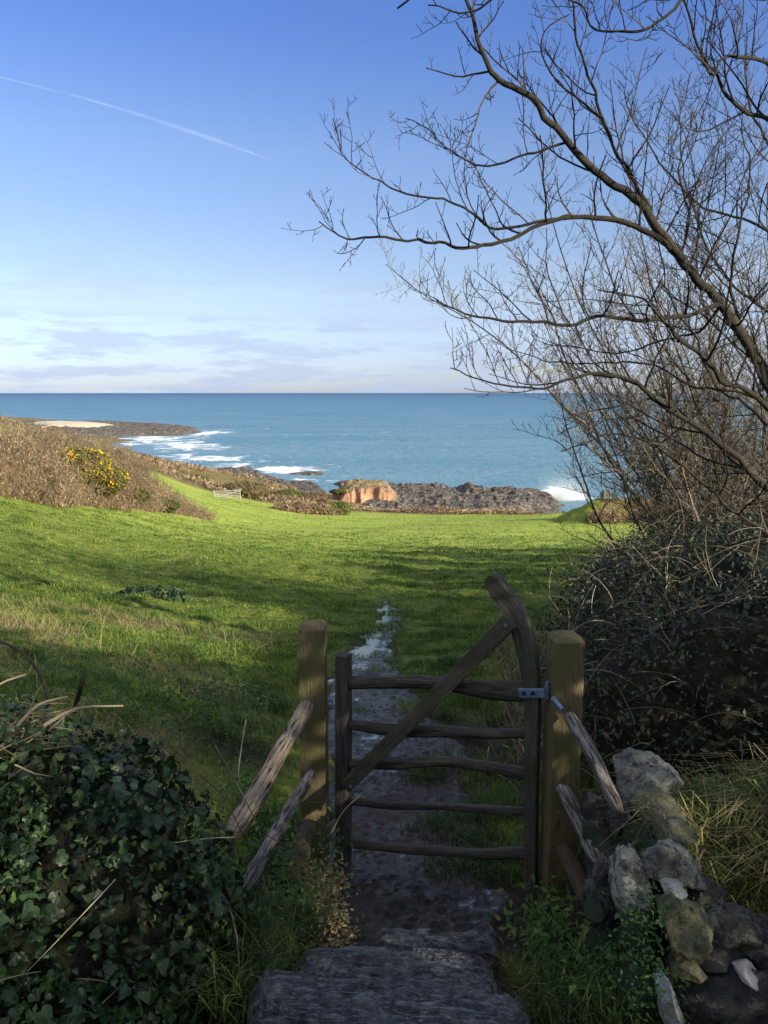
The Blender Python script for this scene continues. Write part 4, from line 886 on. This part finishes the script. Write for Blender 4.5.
for (l, mid, r_, w0) in [((349, 683), (440, 683), (527, 692), [.058, .06, .05, .075, .085]), ((349, 724), (440, 731), (527, 733), [.042, .060, .048, .042, .045]), ((349, 764), (440, 761), (527, 774), [.036, .05, .042, .045, .05]), ((349, 800), (440, 806), (527, 812), [.036, .036, .032, .036, .036]), ((349, 842), (440, 851), (527, 853), [.045, .042, .042, .045, .05])]:
    a = Acc(); m1 = ((l[0] + mid[0]) / 2, (l[1] + mid[1]) / 2 + random.uniform(-2, 2)); m2 = ((r_[0] + mid[0]) / 2, (r_[1] + mid[1]) / 2 + random.uniform(-2, 2))
    plank(a, [G(*l), G(*m1), G(*mid), G(*m2), G(*r_)], w0, .045, .16, int(l[1]), 44, .45); a.build('rail', M['gatewood'], gate, True)
a = Acc(); plank(a, [G(346, 786, .058), G(430, 702, .058), G(510, 621, .058)], [.066, .070, .074], .035, .04, 8, 30, .14); a.build('brace', M['gatelight'], gate, False)
a = Acc(); h0, h1 = G(519, 693, .045), G(545, 693, .045); plank(a, [h0, h0 * .5 + h1 * .5, h1], .042, .009, 0, 5, 8, .3)
strap = a.build('hinge_strap', M['metal'], gate)
for px in (524, 533):
    a = Acc(); q = G(px, 693, .05); tube(a, [q, q + gn * .006, q + gn * .009], [.009, .009, .003], 8); a.build('bolt_head', M['stone_dark'], strap)
a = Acc(); q = G(547, 692, .03); tube(a, [q + (0, 0, -.03), q + (0, 0, .045)], .010, 8); a.build('hinge_pin', M['metal'], gate)
a = Acc(); q = G(351, 786, .08); tube(a, [q, q + gn * .008], .008, 8); a.build('bolt_head', M['metal'], gate)
a = Acc(); q = G(506, 625, .078); tube(a, [q, q + gn * .008], .008, 8); a.build('bolt_head', M['metal'], gate)

# ------------------------------------------------------------------ posts and leaning rails
def sq_post(parent, c, top, bot, half, rot, seed):
    """square post, weathered top with four chamfers"""
    a = Acc(); n = 60; zs = np.concatenate([np.linspace(bot, top - .022, n), [top]]); sc = np.concatenate([np.ones(n), [.74]])
    k = 24; an = np.arange(k) / k * 4; sec = []
    for v in an:
        s_ = int(v); f_ = (v - s_) * 2 - 1; f_ = np.clip(f_ * 1.1, -.97, .97); sec.append([(1, f_), (-f_, 1), (-1, -f_), (f_, -1)][s_])
    sec = np.array(sec); cr_, sr = math.cos(rot), math.sin(rot)
    V = []; g = []
    for z, s_ in zip(zs, sc):
        x = sec[:, 0] * half * s_; y = sec[:, 1] * half * s_
        V.append(np.column_stack([c[0] + x * cr_ - y * sr, c[1] + x * sr + y * cr_, np.full(k, z)])); g.append(np.column_stack([sec * half + seed, np.full(k, z)]))
    V = np.concatenate(V); g = np.concatenate(g); V[:, :2] += (fbm(g * np.array((30, 30, 3)), 1, 3, seed) * .0022)[:, None]
    m_ = len(zs); i = np.arange(m_ - 1)[:, None] * k; j = np.arange(k)[None]; j2 = (j + 1) % k
    V = np.concatenate([V, [[c[0], c[1], top + .012]]]); g = np.concatenate([g, g[-1:]])
    b_ = (m_ - 1) * k; jj = np.arange(k)
    a.add(V, [np.stack([i + j, i + j2, i + k + j2, i + k + j], -1).reshape(-1, 4), np.stack([b_ + jj, b_ + (jj + 1) % k, np.full(k, m_ * k)], 1)], grain=g, rnd=np.full(len(V), .5))
    return a.build('post', M['post'], parent, False)
lp = P(314, 735, 3.66); lt = P(314, 626, 3.60)[2]
lf = thing('post_and_rail', (lp[0], lp[1], lt - 1.25), 'square wooden gate post left of the gate with pale split rails leaning down from it', 'gate post', 'gate posts with their split rails')
sq_post(lf, lp, lt, lt - 1.45, .064, R(-4), 3)
rp = P(562, 735, 3.16); rt = P(565, 638, 3.10)[2]
rf = thing('post_and_rail', (rp[0], rp[1], rt - 1.2), 'mossy yellow green gate post right of the gate with grey split rails', 'gate post', 'gate posts with their split rails')
sq_post(rf, rp, rt, rt - 1.5, .063, R(7), 4)
def rail(par, A, B, rA, rB, m, seed, bow=.0, rough=.42, lab=None, flat=.8):
    a = Acc(); A = np.array(A); B = np.array(B); mid = (A + B) / 2 + np.array((bow, 0, bow)); l = smooth_line([A, A * .7 + mid * .3 + (0, 0, .0), mid, B], 48)
    r = np.interp(np.linspace(0, 1, 48), [0, .06, .5, .94, 1], [rA * .6, rA, (rA + rB) / 2, rB, rB * .55])
    tube(a, l, r, 14, rough, seed, True, flat); o = a.build('split_rail', m, par, True)
    if lab: o['label'] = lab
rail(lf, P(309, 703, 3.52), P(228, 842, 2.72), .030, .042, M['cleft'], 11, .012, lab='thick pale split rail, upper one')
rail(lf, P(312, 772, 3.52), P(244, 892, 2.66), .024, .030, M['cleftgrey'], 12, -.014, lab='thin grey split rail, lower one')
rail(lf, P(310, 822, 3.5), P(290, 882, 3.05), .034, .052, M['stub'], 13, .0, .35, 'short rotten brown rail stub at the foot')
rail(rf, P(568, 714, 3.05), P(620, 812, 2.62), .026, .034, M['cleftgrey'], 14, .006)
rail(rf, P(561, 786, 3.05), P(603, 866, 2.60), .026, .034, M['cleftgrey'], 15, .004)
rail(rf, P(562, 846, 3.02), P(594, 908, 2.60), .026, .036, M['stub'], 16, .0)
a = Acc(); q = P(557, 702, 3.06); tube(a, [q + (-.012, .02, .008), q + (0, -.02, 0), q + (.012, -.045, -.012)], [.010, .010, .009], 8); a.build('hinge_bolt', M['metal'], rf)

# ------------------------------------------------------------------ stone wall on the right
wall = thing('stone_wall', (1.3, 2.7, CZ - 2.4), 'old dry stone wall with lichen and turf on top at the lower right', 'stone wall')
def rock(e, rot, seed, am=.26, sub=5, facet=.35):
    V, Fc = ico(sub); V = V.copy()
    rs = np.random.default_rng(seed)
    for _ in range(16):     # flat faces cut off the lump
        d_ = rs.normal(size=3); d_ /= np.linalg.norm(d_); h_ = rs.uniform(.5, .86); s_ = V @ d_; V -= np.outer(np.clip(s_ - h_, 0, None) * 1.0, d_)
    V *= (1 + am * .3 * fbm(V * 1.7 + seed, 1, 3, seed) + am * .25 * fbm(V * 7 + seed, 1, 3, seed + 1))[:, None]
    V *= (1 + .07 * fbm(V * 14 + seed, 1, 3, seed + 5))[:, None]; V = V * np.array(e[3:6]) * 1.2; Rm = np.array(Matrix.Rotation(rot[2], 3, 'Z') @ Matrix.Rotation(rot[1], 3, 'Y') @ Matrix.Rotation(rot[0], 3, 'X'))
    return V @ Rm.T + np.array(e[:3]), Fc
def pstone(px, py, Y, wpx, hpx, dep, m, rot=0, seed=0, name='stone', lab=None):
    c = P(px, py, Y); dp = np.linalg.norm(c - np.array((0, 0, CZ))); k = dp / F * .98
    V, Fc = rock((c[0], c[1], c[2], wpx * k, dep, hpx * k * 1.05), (0, rot, 0), seed)
    o = mk(name, V, Fc, m, wall, {'rnd': np.full(len(V), .5)}, True)
    if lab: o['label'] = lab
for i, s_ in enumerate([
    (642, 786, 2.95, 30, 22, .16, 'stone_grey', .1), (657, 812, 2.72, 20, 15, .11, 'stone_olive', -.2, 'rounded olive lichened stone'), (618, 816, 2.75, 14, 16, .10, 'stone_dark', .2), (670, 832, 2.6, 22, 14, .10, 'stone_olive', .1), (634, 835, 2.65, 12, 16, .10, 'stone_moss', .2),
    (631, 888, 2.42, 14, 38, .09, 'stone_lichen', -.22, 'upright stone blotched with white lichen'), (672, 866, 2.42, 26, 15, .10, 'stone_grey', .25), (674, 887, 2.34, 9, 8, .05, 'stone_white', 0), (683, 921, 2.27, 26, 26, .10, 'stone_olive', .5, 'pointed yellow green lichened stone'),
    (722, 925, 2.32, 38, 18, .12, 'stone_dark', .05), (715, 950, 2.28, 40, 12, .12, 'stone_dark', -.05), (686, 968, 2.18, 15, 10, .06, 'stone_olive', 0), (745, 972, 2.16, 10, 6, .06, 'stone_white', .1, 'small white stone'), (730, 978, 2.22, 60, 9, .10, 'stone_grey', .02), (735, 1010, 2.15, 66, 28, .14, 'stone_dark', .0, 'big dark slab at the bottom of the wall'),
    (668, 1002, 2.1, 8, 28, .07, 'stone_white', -.3), (655, 870, 2.5, 10, 22, .07, 'stone_moss', -.1), (600, 855, 2.72, 16, 26, .12, 'stone_dark', .1), (606, 905, 2.6, 20, 34, .12, 'stone_dark', -.1), (612, 955, 2.45, 22, 28, .12, 'stone_moss', .1), (645, 945, 2.32, 16, 30, .10, 'stone_moss', 0), (640, 1000, 2.25, 22, 30, .12, 'stone_moss', .2), (700, 895, 2.4, 20, 12, .09, 'stone_dark', .1), (760, 945, 2.3, 22, 16, .12, 'stone_dark', .1), (790, 990, 2.2, 22, 24, .12, 'stone_grey', .1), (820, 930, 2.35, 34, 26, .14, 'stone_grey', .1), (590, 815, 2.85, 12, 22, .1, 'stone_dark', .1)]):
    px, py, Y, w_, h_, dp_, mn, rt_ = s_[:8]; pstone(px, py, Y, w_, h_, dp_, M[mn], rt_, 400 + i * 7, 'stone', s_[8] if len(s_) > 8 else None)
fr = random.Random(5); poly_w = [(588, 800), (640, 800), (690, 830), (700, 880), (768, 900), (768, 1030), (630, 1030), (640, 940), (590, 930)]
for i in range(52):
    while True:
        px, py = fr.uniform(585, 780), fr.uniform(795, 1028)
        if inpoly(np.array([float(px)]), np.array([float(py)]), poly_w)[0] > 3: break
    Y = np.interp(py, [800, 870, 930, 1025], [2.92, 2.58, 2.42, 2.22]) + (.0 if px < 630 else -.05)
    w_ = fr.uniform(7, 16); pstone(px, py, Y, w_, w_ * fr.uniform(.5, 1.1), .07, M[fr.choice(['stone_dark', 'stone_moss', 'stone_dark', 'stone_grey', 'stone_olive'])], fr.uniform(-.5, .5), 900 + i, 'stone')
# earth heart of the wall
a = Acc()
for i, e in enumerate([(1.25, 2.85, CZ - 2.1, .50, .42, .42), (1.9, 2.9, CZ - 2.05, .8, .5, .46), (3.0, 3.0, CZ - 2.0, .9, .5, .5), (1.1, 2.6, CZ - 2.25, .36, .3, .42), (1.55, 2.55, CZ - 2.15, .5, .3, .38), (.88, 2.72, CZ - 2.3, .2, .24, .45)]): blob(a, e, 5, 1, .12, 170 + i)
a.build('earth_core', M['soil'], wall, True)
WE = [(1.06, 2.72, CZ - 2.00, .26, .32, .36), (1.25, 2.85, CZ - 2.06, .48, .42, .43), (1.9, 2.9, CZ - 2.02, .8, .5, .48), (1.55, 2.58, CZ - 2.14, .5, .28, .39), (3.0, 3.0, CZ - 1.97, .9, .5, .5)]
a = Acc(); p, nr = ell_pts(WE, 30000, .06, 21, False); k = (nr[:, 2] > .35) & (p[:, 0] > .93); p = p[k]
blades(a, p, rng.uniform(.05, .17, len(p)), .0048, rng.uniform(.5, 1.5, len(p)), wind=(-.35, -.35))
o = a.build('wall_turf', M['grass_shade'], None); tag(o, 'green grass growing along the top of the right stone wall', 'grass', kind='stuff')
a = Acc(); p, nr = ell_pts(WE, 17000, .04, 22, False); k = (nr[:, 2] > .3) & (p[:, 0] > 1.0) & (fbm(p, 3, 2, 8) > -.1); p = p[k]
blades(a, p + (0, 0, .02), rng.uniform(.06, .20, len(p)), .0042, rng.uniform(.9, 1.7, len(p)), wind=(-.7, -.45))
o = a.build('dry_grass', M['dry'], None); tag(o, 'bleached dry grass flopping over the front of the stone wall', 'grass', kind='stuff')
# moss and leaves at the end of the wall
weeds('dark moss and small leaves on the end of the stone wall', [(640, 925, 2.28), (645, 950, 2.22), (630, 960, 2.3), (655, 985, 2.12), (640, 1005, 2.12), (610, 975, 2.32), (660, 915, 2.25)], 150, .05, .017, M['nettle'])

# ------------------------------------------------------------------ stone steps
def slab(label, c, sx, sy, sz, seed, rot=0, tilt=0):
    nx, ny = 130, 60; u, v = np.meshgrid(np.linspace(-1, 1, nx), np.linspace(-1, 1, ny))
    x = u * sx * (1 + .12 * f2(v * sy * 3 + seed, u * 0, 2.0, 3, seed + 9)); y = v * sy
    yo = y + .07 * f2(x + seed, y * 0, 3.0, 4, seed) * (1 + 0 * v) ; e = np.maximum(np.abs(u) ** 10, np.abs(v) ** 14)
    yy_ = y * 5 + x * 1.1; top = .014 * f2(x + seed, y, 2.2, 3, seed + 1) + .022 * f2(x * .7 + seed, yy_, 2.2, 4, seed + 2, True) + .009 * f2(x * 2, yy_ * 2, 5, 4, seed + 3, True) - .25 * np.maximum(y, 0) ** 2
    lay = np.floor((f2(x * .6 + seed, yy_ * .45, 2.2, 4, seed + 5) + 1) * 4) * .013
    z = top + lay - e * sz * .9
    cr_, sr = math.cos(rot), math.sin(rot)
    X = c[0] + x * cr_ - yo * sr; Y = c[1] + x * sr + yo * cr_; Z = c[2] + z + tilt * x
    T = np.stack([X, Y, Z], -1).reshape(-1, 3); B = T.copy(); B[:, 2] = c[2] - sz * 1.5
    bi = np.concatenate([np.arange(nx), np.arange(1, ny) * nx + nx - 1, (ny - 1) * nx + np.arange(nx - 2, -1, -1), np.arange(ny - 2, 0, -1) * nx])
    nb_ = len(bi); V = np.concatenate([T, B[bi]]); j = np.arange(nb_); j2 = (j + 1) % nb_; o0 = nx * ny
    Fs = np.stack([bi[j2], bi[j], o0 + j, o0 + j2], 1)
    o = mk('stone_step', V, [polar_faces(ny, nx), Fs], M['slate'], None, None, True); tag(o, label, 'step', 'worn stone steps before the gate')
sA = np.array((.0, 1.96, CZ - 1.865)); sB = np.array((.03, 2.34, CZ - 2.02)); sC = np.array((.2, 2.66, CZ - 2.13))
slab('broad worn slate step at the bottom edge of the photo', sA, .42, .20, .10, 5, R(-7), -.05)
slab('rough slate step just behind the nearest one', sB, .38, .21, .10, 15, R(-4), -.03)
slab('thin slate step farthest from the camera, nearest to the gate', sC, .25, .07, .05, 25, R(-3), 0)
slab('worn slate step under the camera position', np.array((-.05, 1.55, CZ - 1.74)), .50, .18, .12, 35, R(-3), 0)
c = P(429, 894, 3.28); c[2] = tz0(np.array([c[0]]), np.array([c[1]]))[0] + .01; V, Fc = rock((c[0], c[1], c[2], .034, .04, .02), (0, .2, .3), 77); o = mk('stone', V, Fc, M['slate'], None, None, True); tag(o, 'flat grey stone lying alone in the mud in front of the gate', 'stone')

# earth bank at the left foot of the opening
a = Acc()
for i, e in enumerate([(-.42, 2.85, CZ - 2.42, .20, .35, .26), (-.50, 3.3, CZ - 2.48, .22, .4, .30), (.72, 2.75, CZ - 2.45, .22, .5, .28)]): blob(a, e, 4, 1, .2, 190 + i)
o = a.build('earth_bank', M['soil'], None, True); tag(o, 'crumbly dark earth edging the sunken path', 'bank', kind='structure')
# loose twigs across the left rails
a = Acc()
for pl in [[(215, 745, 2.9), (240, 790, 2.8), (262, 830, 2.75), (285, 845, 2.8)], [(200, 775, 2.7), (225, 800, 2.65), (250, 850, 2.65)], [(246, 720, 3.3), (241, 750, 3.2), (238, 775, 3.1)], [(330, 835, 3.0), (343, 812, 3.0), (360, 795, 3.02)], [(300, 805, 3.2), (330, 800, 3.1), (342, 792, 3.1)], [(270, 900, 2.7), (262, 870, 2.7), (268, 830, 2.75)]]:
    l = smooth_line([P(*q) for q in pl], 14); tube(a, l, np.linspace(.0032, .0016, 14), 5, rnd=random.random())
o = a.build('thin_twigs', M['deadstem'], None, True); tag(o, 'thin bare twigs straggling across the left leaning rails', 'twigs')

# ------------------------------------------------------------------ bare trees
def rd1():
    z = random.uniform(-1, 1); a = random.uniform(0, 6.2832); q = math.sqrt(1 - z * z); return q * math.cos(a), q * math.sin(a), z
class Tree:
    def __init__(s): s.big = Acc(); s.tw = Acc(); s.q = []
    def limb(s, pts, r0, r1, sides=8, rough=.12, seed=1):
        tube(s.big, pts, np.linspace(r0, r1, len(pts)), sides, rough, seed)
    def shoots(s, line, r, lev, spacing, length, upb=.55, spread=1.0, maxlev=3, start=.1, bias=None):
        line = [tuple(map(float, q)) for q in line]; n = len(line)
        L_ = sum(math.dist(line[i], line[i + 1]) for i in range(n - 1)); k = max(1, int(L_ / spacing))
        for i in range(k):
            t_ = start + (1 - start) * (i + random.random() * .7) / k
            if t_ >= 1: continue
            f = t_ * (n - 1); j = int(f); f -= j; A = line[j]; B = line[min(j + 1, n - 1)]; Z = line[max(j - 1, 0)]
            q = tuple(A[m] * (1 - f) + B[m] * f for m in range(3)); tg = [B[m] - Z[m] for m in range(3)]; l_ = math.hypot(*tg) + 1e-9; tg = [v / l_ for v in tg]
            w = rd1(); sd = [tg[1] * w[2] - tg[2] * w[1], tg[2] * w[0] - tg[0] * w[2], tg[0] * w[1] - tg[1] * w[0]]; l_ = math.hypot(*sd) + 1e-9; sd = [v / l_ for v in sd]
            if sd[2] < -.2 and random.random() < .65: sd[2] *= -1
            d = [tg[m] * .55 + sd[m] * spread * .9 for m in range(3)]
            l = length * random.uniform(.45, 1.25) * (1 - .45 * t_); rr = r[0] * (1 - t_) + r[1] * t_; r0 = max(min(rr * .6, .010), .0026 if lev > 1 else .0036)
            s.twig(q, d, l, r0, lev, upb, spread, maxlev)
    def twig(s, q, d, l, r0, lev, upb, spread, maxlev):
        seg = 7 if lev == 1 else (5 if lev == 2 else 3); pts = [q]; w = rd1(); wz = w[2] * .1 + upb * .30 * 7 / seg * .8
        l_ = math.hypot(*d); d = [v / l_ for v in d]; st = l / seg
        for i in range(seg):
            e = rd1(); d = [d[0] + w[0] * .1 + e[0] * .2, d[1] + w[1] * .1 + e[1] * .2, d[2] + wz + e[2] * .2]; l_ = math.hypot(*d); d = [v / l_ for v in d]
            a = pts[-1]; pts.append((a[0] + d[0] * st, a[1] + d[1] * st, a[2] + d[2] * st))
        r1 = max(r0 * .45, .0018); n_ = len(pts) - 1; rads = [r0 + (r1 - r0) * i / n_ for i in range(n_ + 1)]
        a = pts[-1]; bp = pts + [(a[0] + d[0] * .006, a[1] + d[1] * .006, a[2] + d[2] * .006), (a[0] + d[0] * .02, a[1] + d[1] * .02, a[2] + d[2] * .02)]
        s.q.append((bp, rads + [r1 * 1.6, r1 * .3], random.random()))
        if lev < maxlev: s.shoots(pts, (r0, r1), lev + 1, (.095 if lev == 1 else .06), (l * .45 if lev == 1 else .055), upb, spread, maxlev, .12)
    def flush(s): batch_tubes(s.tw, s.q); s.q = []
    def build(s, root):
        s.flush()
        s.big.build('branches', M['bark'], root, True); s.tw.build('twigs', M['twig'], root)
T = Tree()
def limbpx(pts, r0, r1, n=None, lev=1, spacing=.12, length=.55, sh=True, up=.42):
    l = smooth_line([P(*p) for p in pts], n or 6 * len(pts)); l = l + np.stack([fbm(l * 2.2 + 9 * q_, 1, 3, 7 + q_) for q_ in range(3)], 1) * .085 * sst(0, .3, np.linspace(0, 1, len(l)))[:, None] + np.stack([fbm(l * 9 + 5 * q_, 1, 2, 17 + q_) for q_ in range(3)], 1) * .018
    r0 *= .58; r1 *= .8; T.limb(l, r0, r1, 9 if r0 > .03 else 6, .14, pts[0][0])
    if sh: T.shoots(l, (r0, r1), lev, spacing * 1.25, length * 2.0, min(up, .42))
    return l
TY = 6.6
# trunk and main boughs, rooted in the hedge outside the right edge
tb = P(930, 640, 6.3); tb[2] = tz0(np.array([tb[0]]), np.array([tb[1]]))[0]
tr_base = tb.copy()
trunk = smooth_line([tb + (0, 0, -.3), P(925, 640, 6.3), P(905, 570, 6.4), P(860, 500, 6.4), P(810, 440, 6.5), P(768, 382, 6.5)], 26)
tr = Acc(); tube(tr, trunk, np.linspace(.17, .055, 26), 14, .12, 3)
second = smooth_line([P(905, 575, 6.4), P(890, 430, 6.2), P(870, 250, 6.0), P(850, 60, 5.8), P(800, -150, 5.6), P(720, -330, 5.4)], 26); tube(tr, second, np.linspace(.14, .03, 26), 12, .12, 4)
limbpx([(768, 382, 6.5), (751, 350, 6.5), (722, 303, 6.45), (681, 257, 6.4), (652, 210, 6.35), (612, 181, 6.3), (571, 140, 6.2), (536, 105, 6.1), (495, 76, 6.0), (477, 41, 5.95), (466, 6, 5.9), (440, -25, 5.85), (390, 10, 5.9)], .078, .008, 80, 1, .16, .42)
limbpx([(681, 257, 6.4), (635, 225, 6.3), (571, 216, 6.2), (512, 236, 6.1), (460, 251, 6.0), (425, 242, 6.0), (372, 239, 5.95), (345, 234, 5.9), (323, 217, 5.9)], .040, .005, 50, 1, .13, .36, up=.5)
limbpx([(571, 216, 6.2), (535, 222, 6.2), (495, 224, 6.2), (470, 212, 6.2), (437, 198, 6.2), (396, 187, 6.2), (370, 178, 6.2), (345, 155, 6.2), (332, 117, 6.2)], .022, .0045, 44, 1, .13, .34, up=.5)
limbpx([(571, 140, 6.2), (530, 155, 6.2), (483, 163, 6.2), (454, 146, 6.2), (430, 125, 6.2), (407, 117, 6.2)], .018, .004, 30, 1, .12, .32)
limbpx([(722, 303, 6.4), (670, 321, 6.2), (600, 318, 6.0), (560, 322, 5.9), (518, 318, 5.8), (477, 315, 5.8), (445, 308, 5.8), (433, 300, 5.8)], .034, .005, 44, 1, .12, .42, up=.5)
limbpx([(790, 425, 6.45), (768, 408, 6.3), (728, 379, 6.1), (700, 352, 6.0), (670, 332, 5.9), (640, 300, 5.8), (600, 290, 5.7)], .045, .006, 36, 1, .12, .5)
limbpx([(860, 520, 6.3), (800, 505, 6.1), (763, 484, 6.0), (699, 432, 5.9), (660, 402, 5.8), (635, 385, 5.7), (588, 373, 5.6), (542, 388, 5.6), (500, 385, 5.6), (454, 367, 5.6)], .050, .005, 56, 1, .12, .42, up=.5)
limbpx([(652, 210, 6.35), (629, 169, 6.3), (600, 117, 6.2), (582, 58, 6.1), (571, 12, 6.0), (560, -30, 6.0)], .030, .006, 36, 1, .13, .45)
limbpx([(600, 117, 6.2), (575, 95, 6.2), (553, 76, 6.2), (541, 52, 6.2), (545, 30, 6.2), (565, 12, 6.2)], .016, .005, 24, 1, .12, .3)
limbpx([(860, 160, 5.9), (800, 140, 5.9), (768, 125, 5.9), (735, 110, 5.8), (716, 80, 5.8), (705, 60, 5.7), (690, 20, 5.6), (680, -30, 5.6)], .032, .008, 40, 1, .12, .42)
limbpx([(850, 60, 5.8), (760, -10, 5.6), (700, -25, 5.4), (670, 8, 5.3), (635, 26, 5.3), (600, 30, 5.3), (582, 8, 5.3), (560, 0, 5.3)], .026, .005, 40, 1, .12, .30)
limbpx([(860, 160, 5.9), (800, 90, 5.7), (735, 50, 5.5), (710, 70, 5.4), (704, 40, 5.4)], .028, .006, 30, 1, .12, .3)
limbpx([(700, -25, 5.4), (650, -60, 5.4), (560, -50, 5.4), (490, 0, 5.5), (465, 8, 5.5), (430, 0, 5.5)], .022, .005, 30, 1, .14, .28)
limbpx([(768, 390, 6.4), (740, 330, 6.6), (735, 260, 6.8), (750, 190, 7.0), (745, 120, 7.2)], .030, .006, 30, 1, .12, .5)
limbpx([(722, 303, 6.4), (700, 330, 6.8), (650, 345, 7.2), (590, 350, 7.4), (540, 340, 7.5)], .022, .005, 30, 1, .12, .45)
limbpx([(681, 257, 6.4), (690, 210, 6.8), (680, 160, 7.0), (690, 110, 7.2)], .022, .006, 24, 1, .12, .5)
limbpx([(840, 560, 6.2), (768, 530, 6.0), (720, 500, 5.9), (660, 455, 5.8), (610, 440, 5.8), (570, 455, 5.8)], .030, .005, 40, 1, .12, .45)
for bl in [[(790, 440, 6.6), (735, 400, 7.0), (690, 340, 7.3), (660, 260, 7.5), (650, 180, 7.6)], [(800, 330, 7.2), (740, 290, 7.4), (700, 230, 7.6), (680, 150, 7.8), (690, 70, 8.0)], [(810, 260, 6.8), (750, 225, 7.0), (700, 205, 7.1), (650, 150, 7.2), (620, 80, 7.3)], [(800, 520, 6.6), (740, 470, 6.8), (690, 450, 7.0), (630, 420, 7.1), (590, 430, 7.1)], [(800, 200, 7.4), (765, 150, 7.6), (745, 80, 7.8), (750, 20, 8.0)], [(768, 400, 6.8), (700, 385, 7.0), (640, 360, 7.2), (570, 365, 7.3), (510, 350, 7.3)]]:
    limbpx(bl, .026, .005, 34, 1, .11, .42)
tree = thing('bare_tree', tr_base, 'large leafless tree with long bare boughs reaching in from the right', 'tree')
tr.build('trunk', M['bark'], tree, True); T.build(tree)
print('tree twigs', T.tw.n)

# fine twiggy thicket trees behind it, sunlit
def thicket_tree(label, base, stemsN, hgt, spreadx, seed, ntw=.2):
    random.seed(seed)
    t_ = Tree(); base = np.array(base); base[2] = tz0(np.array([base[0]]), np.array([base[1]]))[0]
    root = thing('bare_thicket_tree', base, label, 'tree', 'bare twiggy trees along the right side')
    for i in range(stemsN):
        an = random.uniform(0, 6.28); d = np.array((math.cos(an) * spreadx * .42 - .12, math.sin(an) * .3, 1.0)); h_ = hgt * random.uniform(.6, 1.0); pts = [base + np.array((math.cos(an) * .15, math.sin(an) * .15, -.1))]
        for s_ in range(9):
            d = d / np.linalg.norm(d) + rdir(1)[0] * .24 + np.array((0, 0, .06)); pts.append(pts[-1] + d / np.linalg.norm(d) * h_ / 9)
        l = smooth_line(pts, 24); r0 = random.uniform(.014, .032); t_.limb(l, r0, .005, 6, .12, i)
        t_.shoots(l, (r0, .005), 1, .15, 1.15, .28, 1.1, 3, .03)
    t_.flush(); t_.big.build('trunk', M['bark'], root, True); t_.tw.build('twigs', M['twigwarm'], root); print(label, t_.tw.n)
    random.seed(seed + 1)
thicket_tree('dense twiggy leafless tree rising behind the bramble hedge, nearer the field', P(712, 560, 10.5), 13, 5.2, .9, 11)
thicket_tree('dense twiggy leafless tree at the right edge behind the big boughs', P(790, 560, 9.6), 13, 7.0, 1.2, 12)
thicket_tree('leafless tree of fine upright twigs between the big boughs and the sea', P(765, 555, 12.0), 14, 7.4, 1.1, 17)
thicket_tree('leafless tree with fine branches high behind the main bough', P(740, 555, 11.0), 13, 8.4, .9, 18)
thicket_tree('slender leafless sapling clump low against the sea at the right', P(725, 545, 11.5), 9, 2.8, 1.3, 13)
thicket_tree('tall twiggy leafless tree at the far right, farthest of the bare ones', P(750, 545, 13.5), 12, 8.0, 1.1, 14)

# unseen hedge added right of and behind the camera to shade the gateway
def shade_hedge(label, spots, n, size, core=True, gaps=()):
    c0 = spots[0]; root = thing('shade_hedge', (c0[0], c0[1], tz0(np.array([c0[0]]), np.array([c0[1]]))[0]), label, 'hedge')
    if core:
        a = Acc()
        for i, e in enumerate(spots): blob(a, e, 3, .72, .3, 210 + i)
        a.build('inner_growth', M['undergrowth'], root, True)
    a = Acc(); p, nr = ell_pts(spots, n, .6 if not core else .35, 33, False)
    for q, rad_ in gaps:      # holes cut towards the sun to put light patches on chosen spots
        v = p - q; al = v @ np.array(SD); dd = np.linalg.norm(v - al[:, None] * np.array(SD), axis=1); k = (dd > rad_) | (al < 0); p, nr = p[k], nr[k]
    leaves(a, p, nr, size, (LEAF, LEAFF), .2, .4, .4); a.build('foliage', M['evergreen'], root)
z = CZ
shade_hedge('unseen tall evergreen hedge added right of the camera to shade the gateway', [(4.6, -1.2, z - .2, 1.3, 1.4, 2.0), (3.9, -3.2, z - .1, 1.3, 1.4, 2.1), (5.1, -.1, z - .2, 1.2, 1.2, 2.3), (6.2, .9, z - .4, 1.3, 1.3, 1.9), (8.0, 2.4, z - .9, 1.4, 1.3, 1.5), (10.0, 3.9, z - 1.2, 1.4, 1.3, 1.5), (3.2, -5.2, z + .2, 1.4, 1.5, 2.3), (12.2, 5.2, z - 1.5, 1.5, 1.4, 1.5), (2.0, -7.2, z + .4, 1.5, 1.5, 2.4)], 90000, .11, False, [(P(563, 812, 3.08), .10), (P(275, 765, 3.2), .13), (P(325, 915, 2.95), .16), (P(465, 825, 4.3), .17), (P(325, 800, 3.6), .06), (P(590, 800, 2.9), .06), (P(60, 880, 2.0), .12), (P(390, 800, 4.7), .12), (P(700, 850, 2.6), .10)])
thicket_tree('unseen bare tree over the added hedge right of the camera', (7.0, -2.6, 0), 9, 6.5, 1.0, 15)
thicket_tree('unseen bare tree over the added hedge behind the camera', (5.2, -5.6, 0), 9, 6.5, 1.0, 16)
shade_hedge('unseen evergreen hedge added along the right side of the field to shade it', [(10.5, 13.5, z - 2.0, 1.8, 2.0, 2.2), (11.5, 17, z - 2.3, 1.9, 2.2, 2.6), (13.5, 21, z - 2.8, 2.2, 2.6, 3.2), (16, 26, z - 3.4, 2.6, 3.0, 3.9), (19, 31, z - 3.8, 2.6, 3.0, 3.8), (9.6, 10, z - 2.2, 1.6, 2.0, 2.0)], 30000, .13)  # unseen hedge, put in to throw the shade band across the field
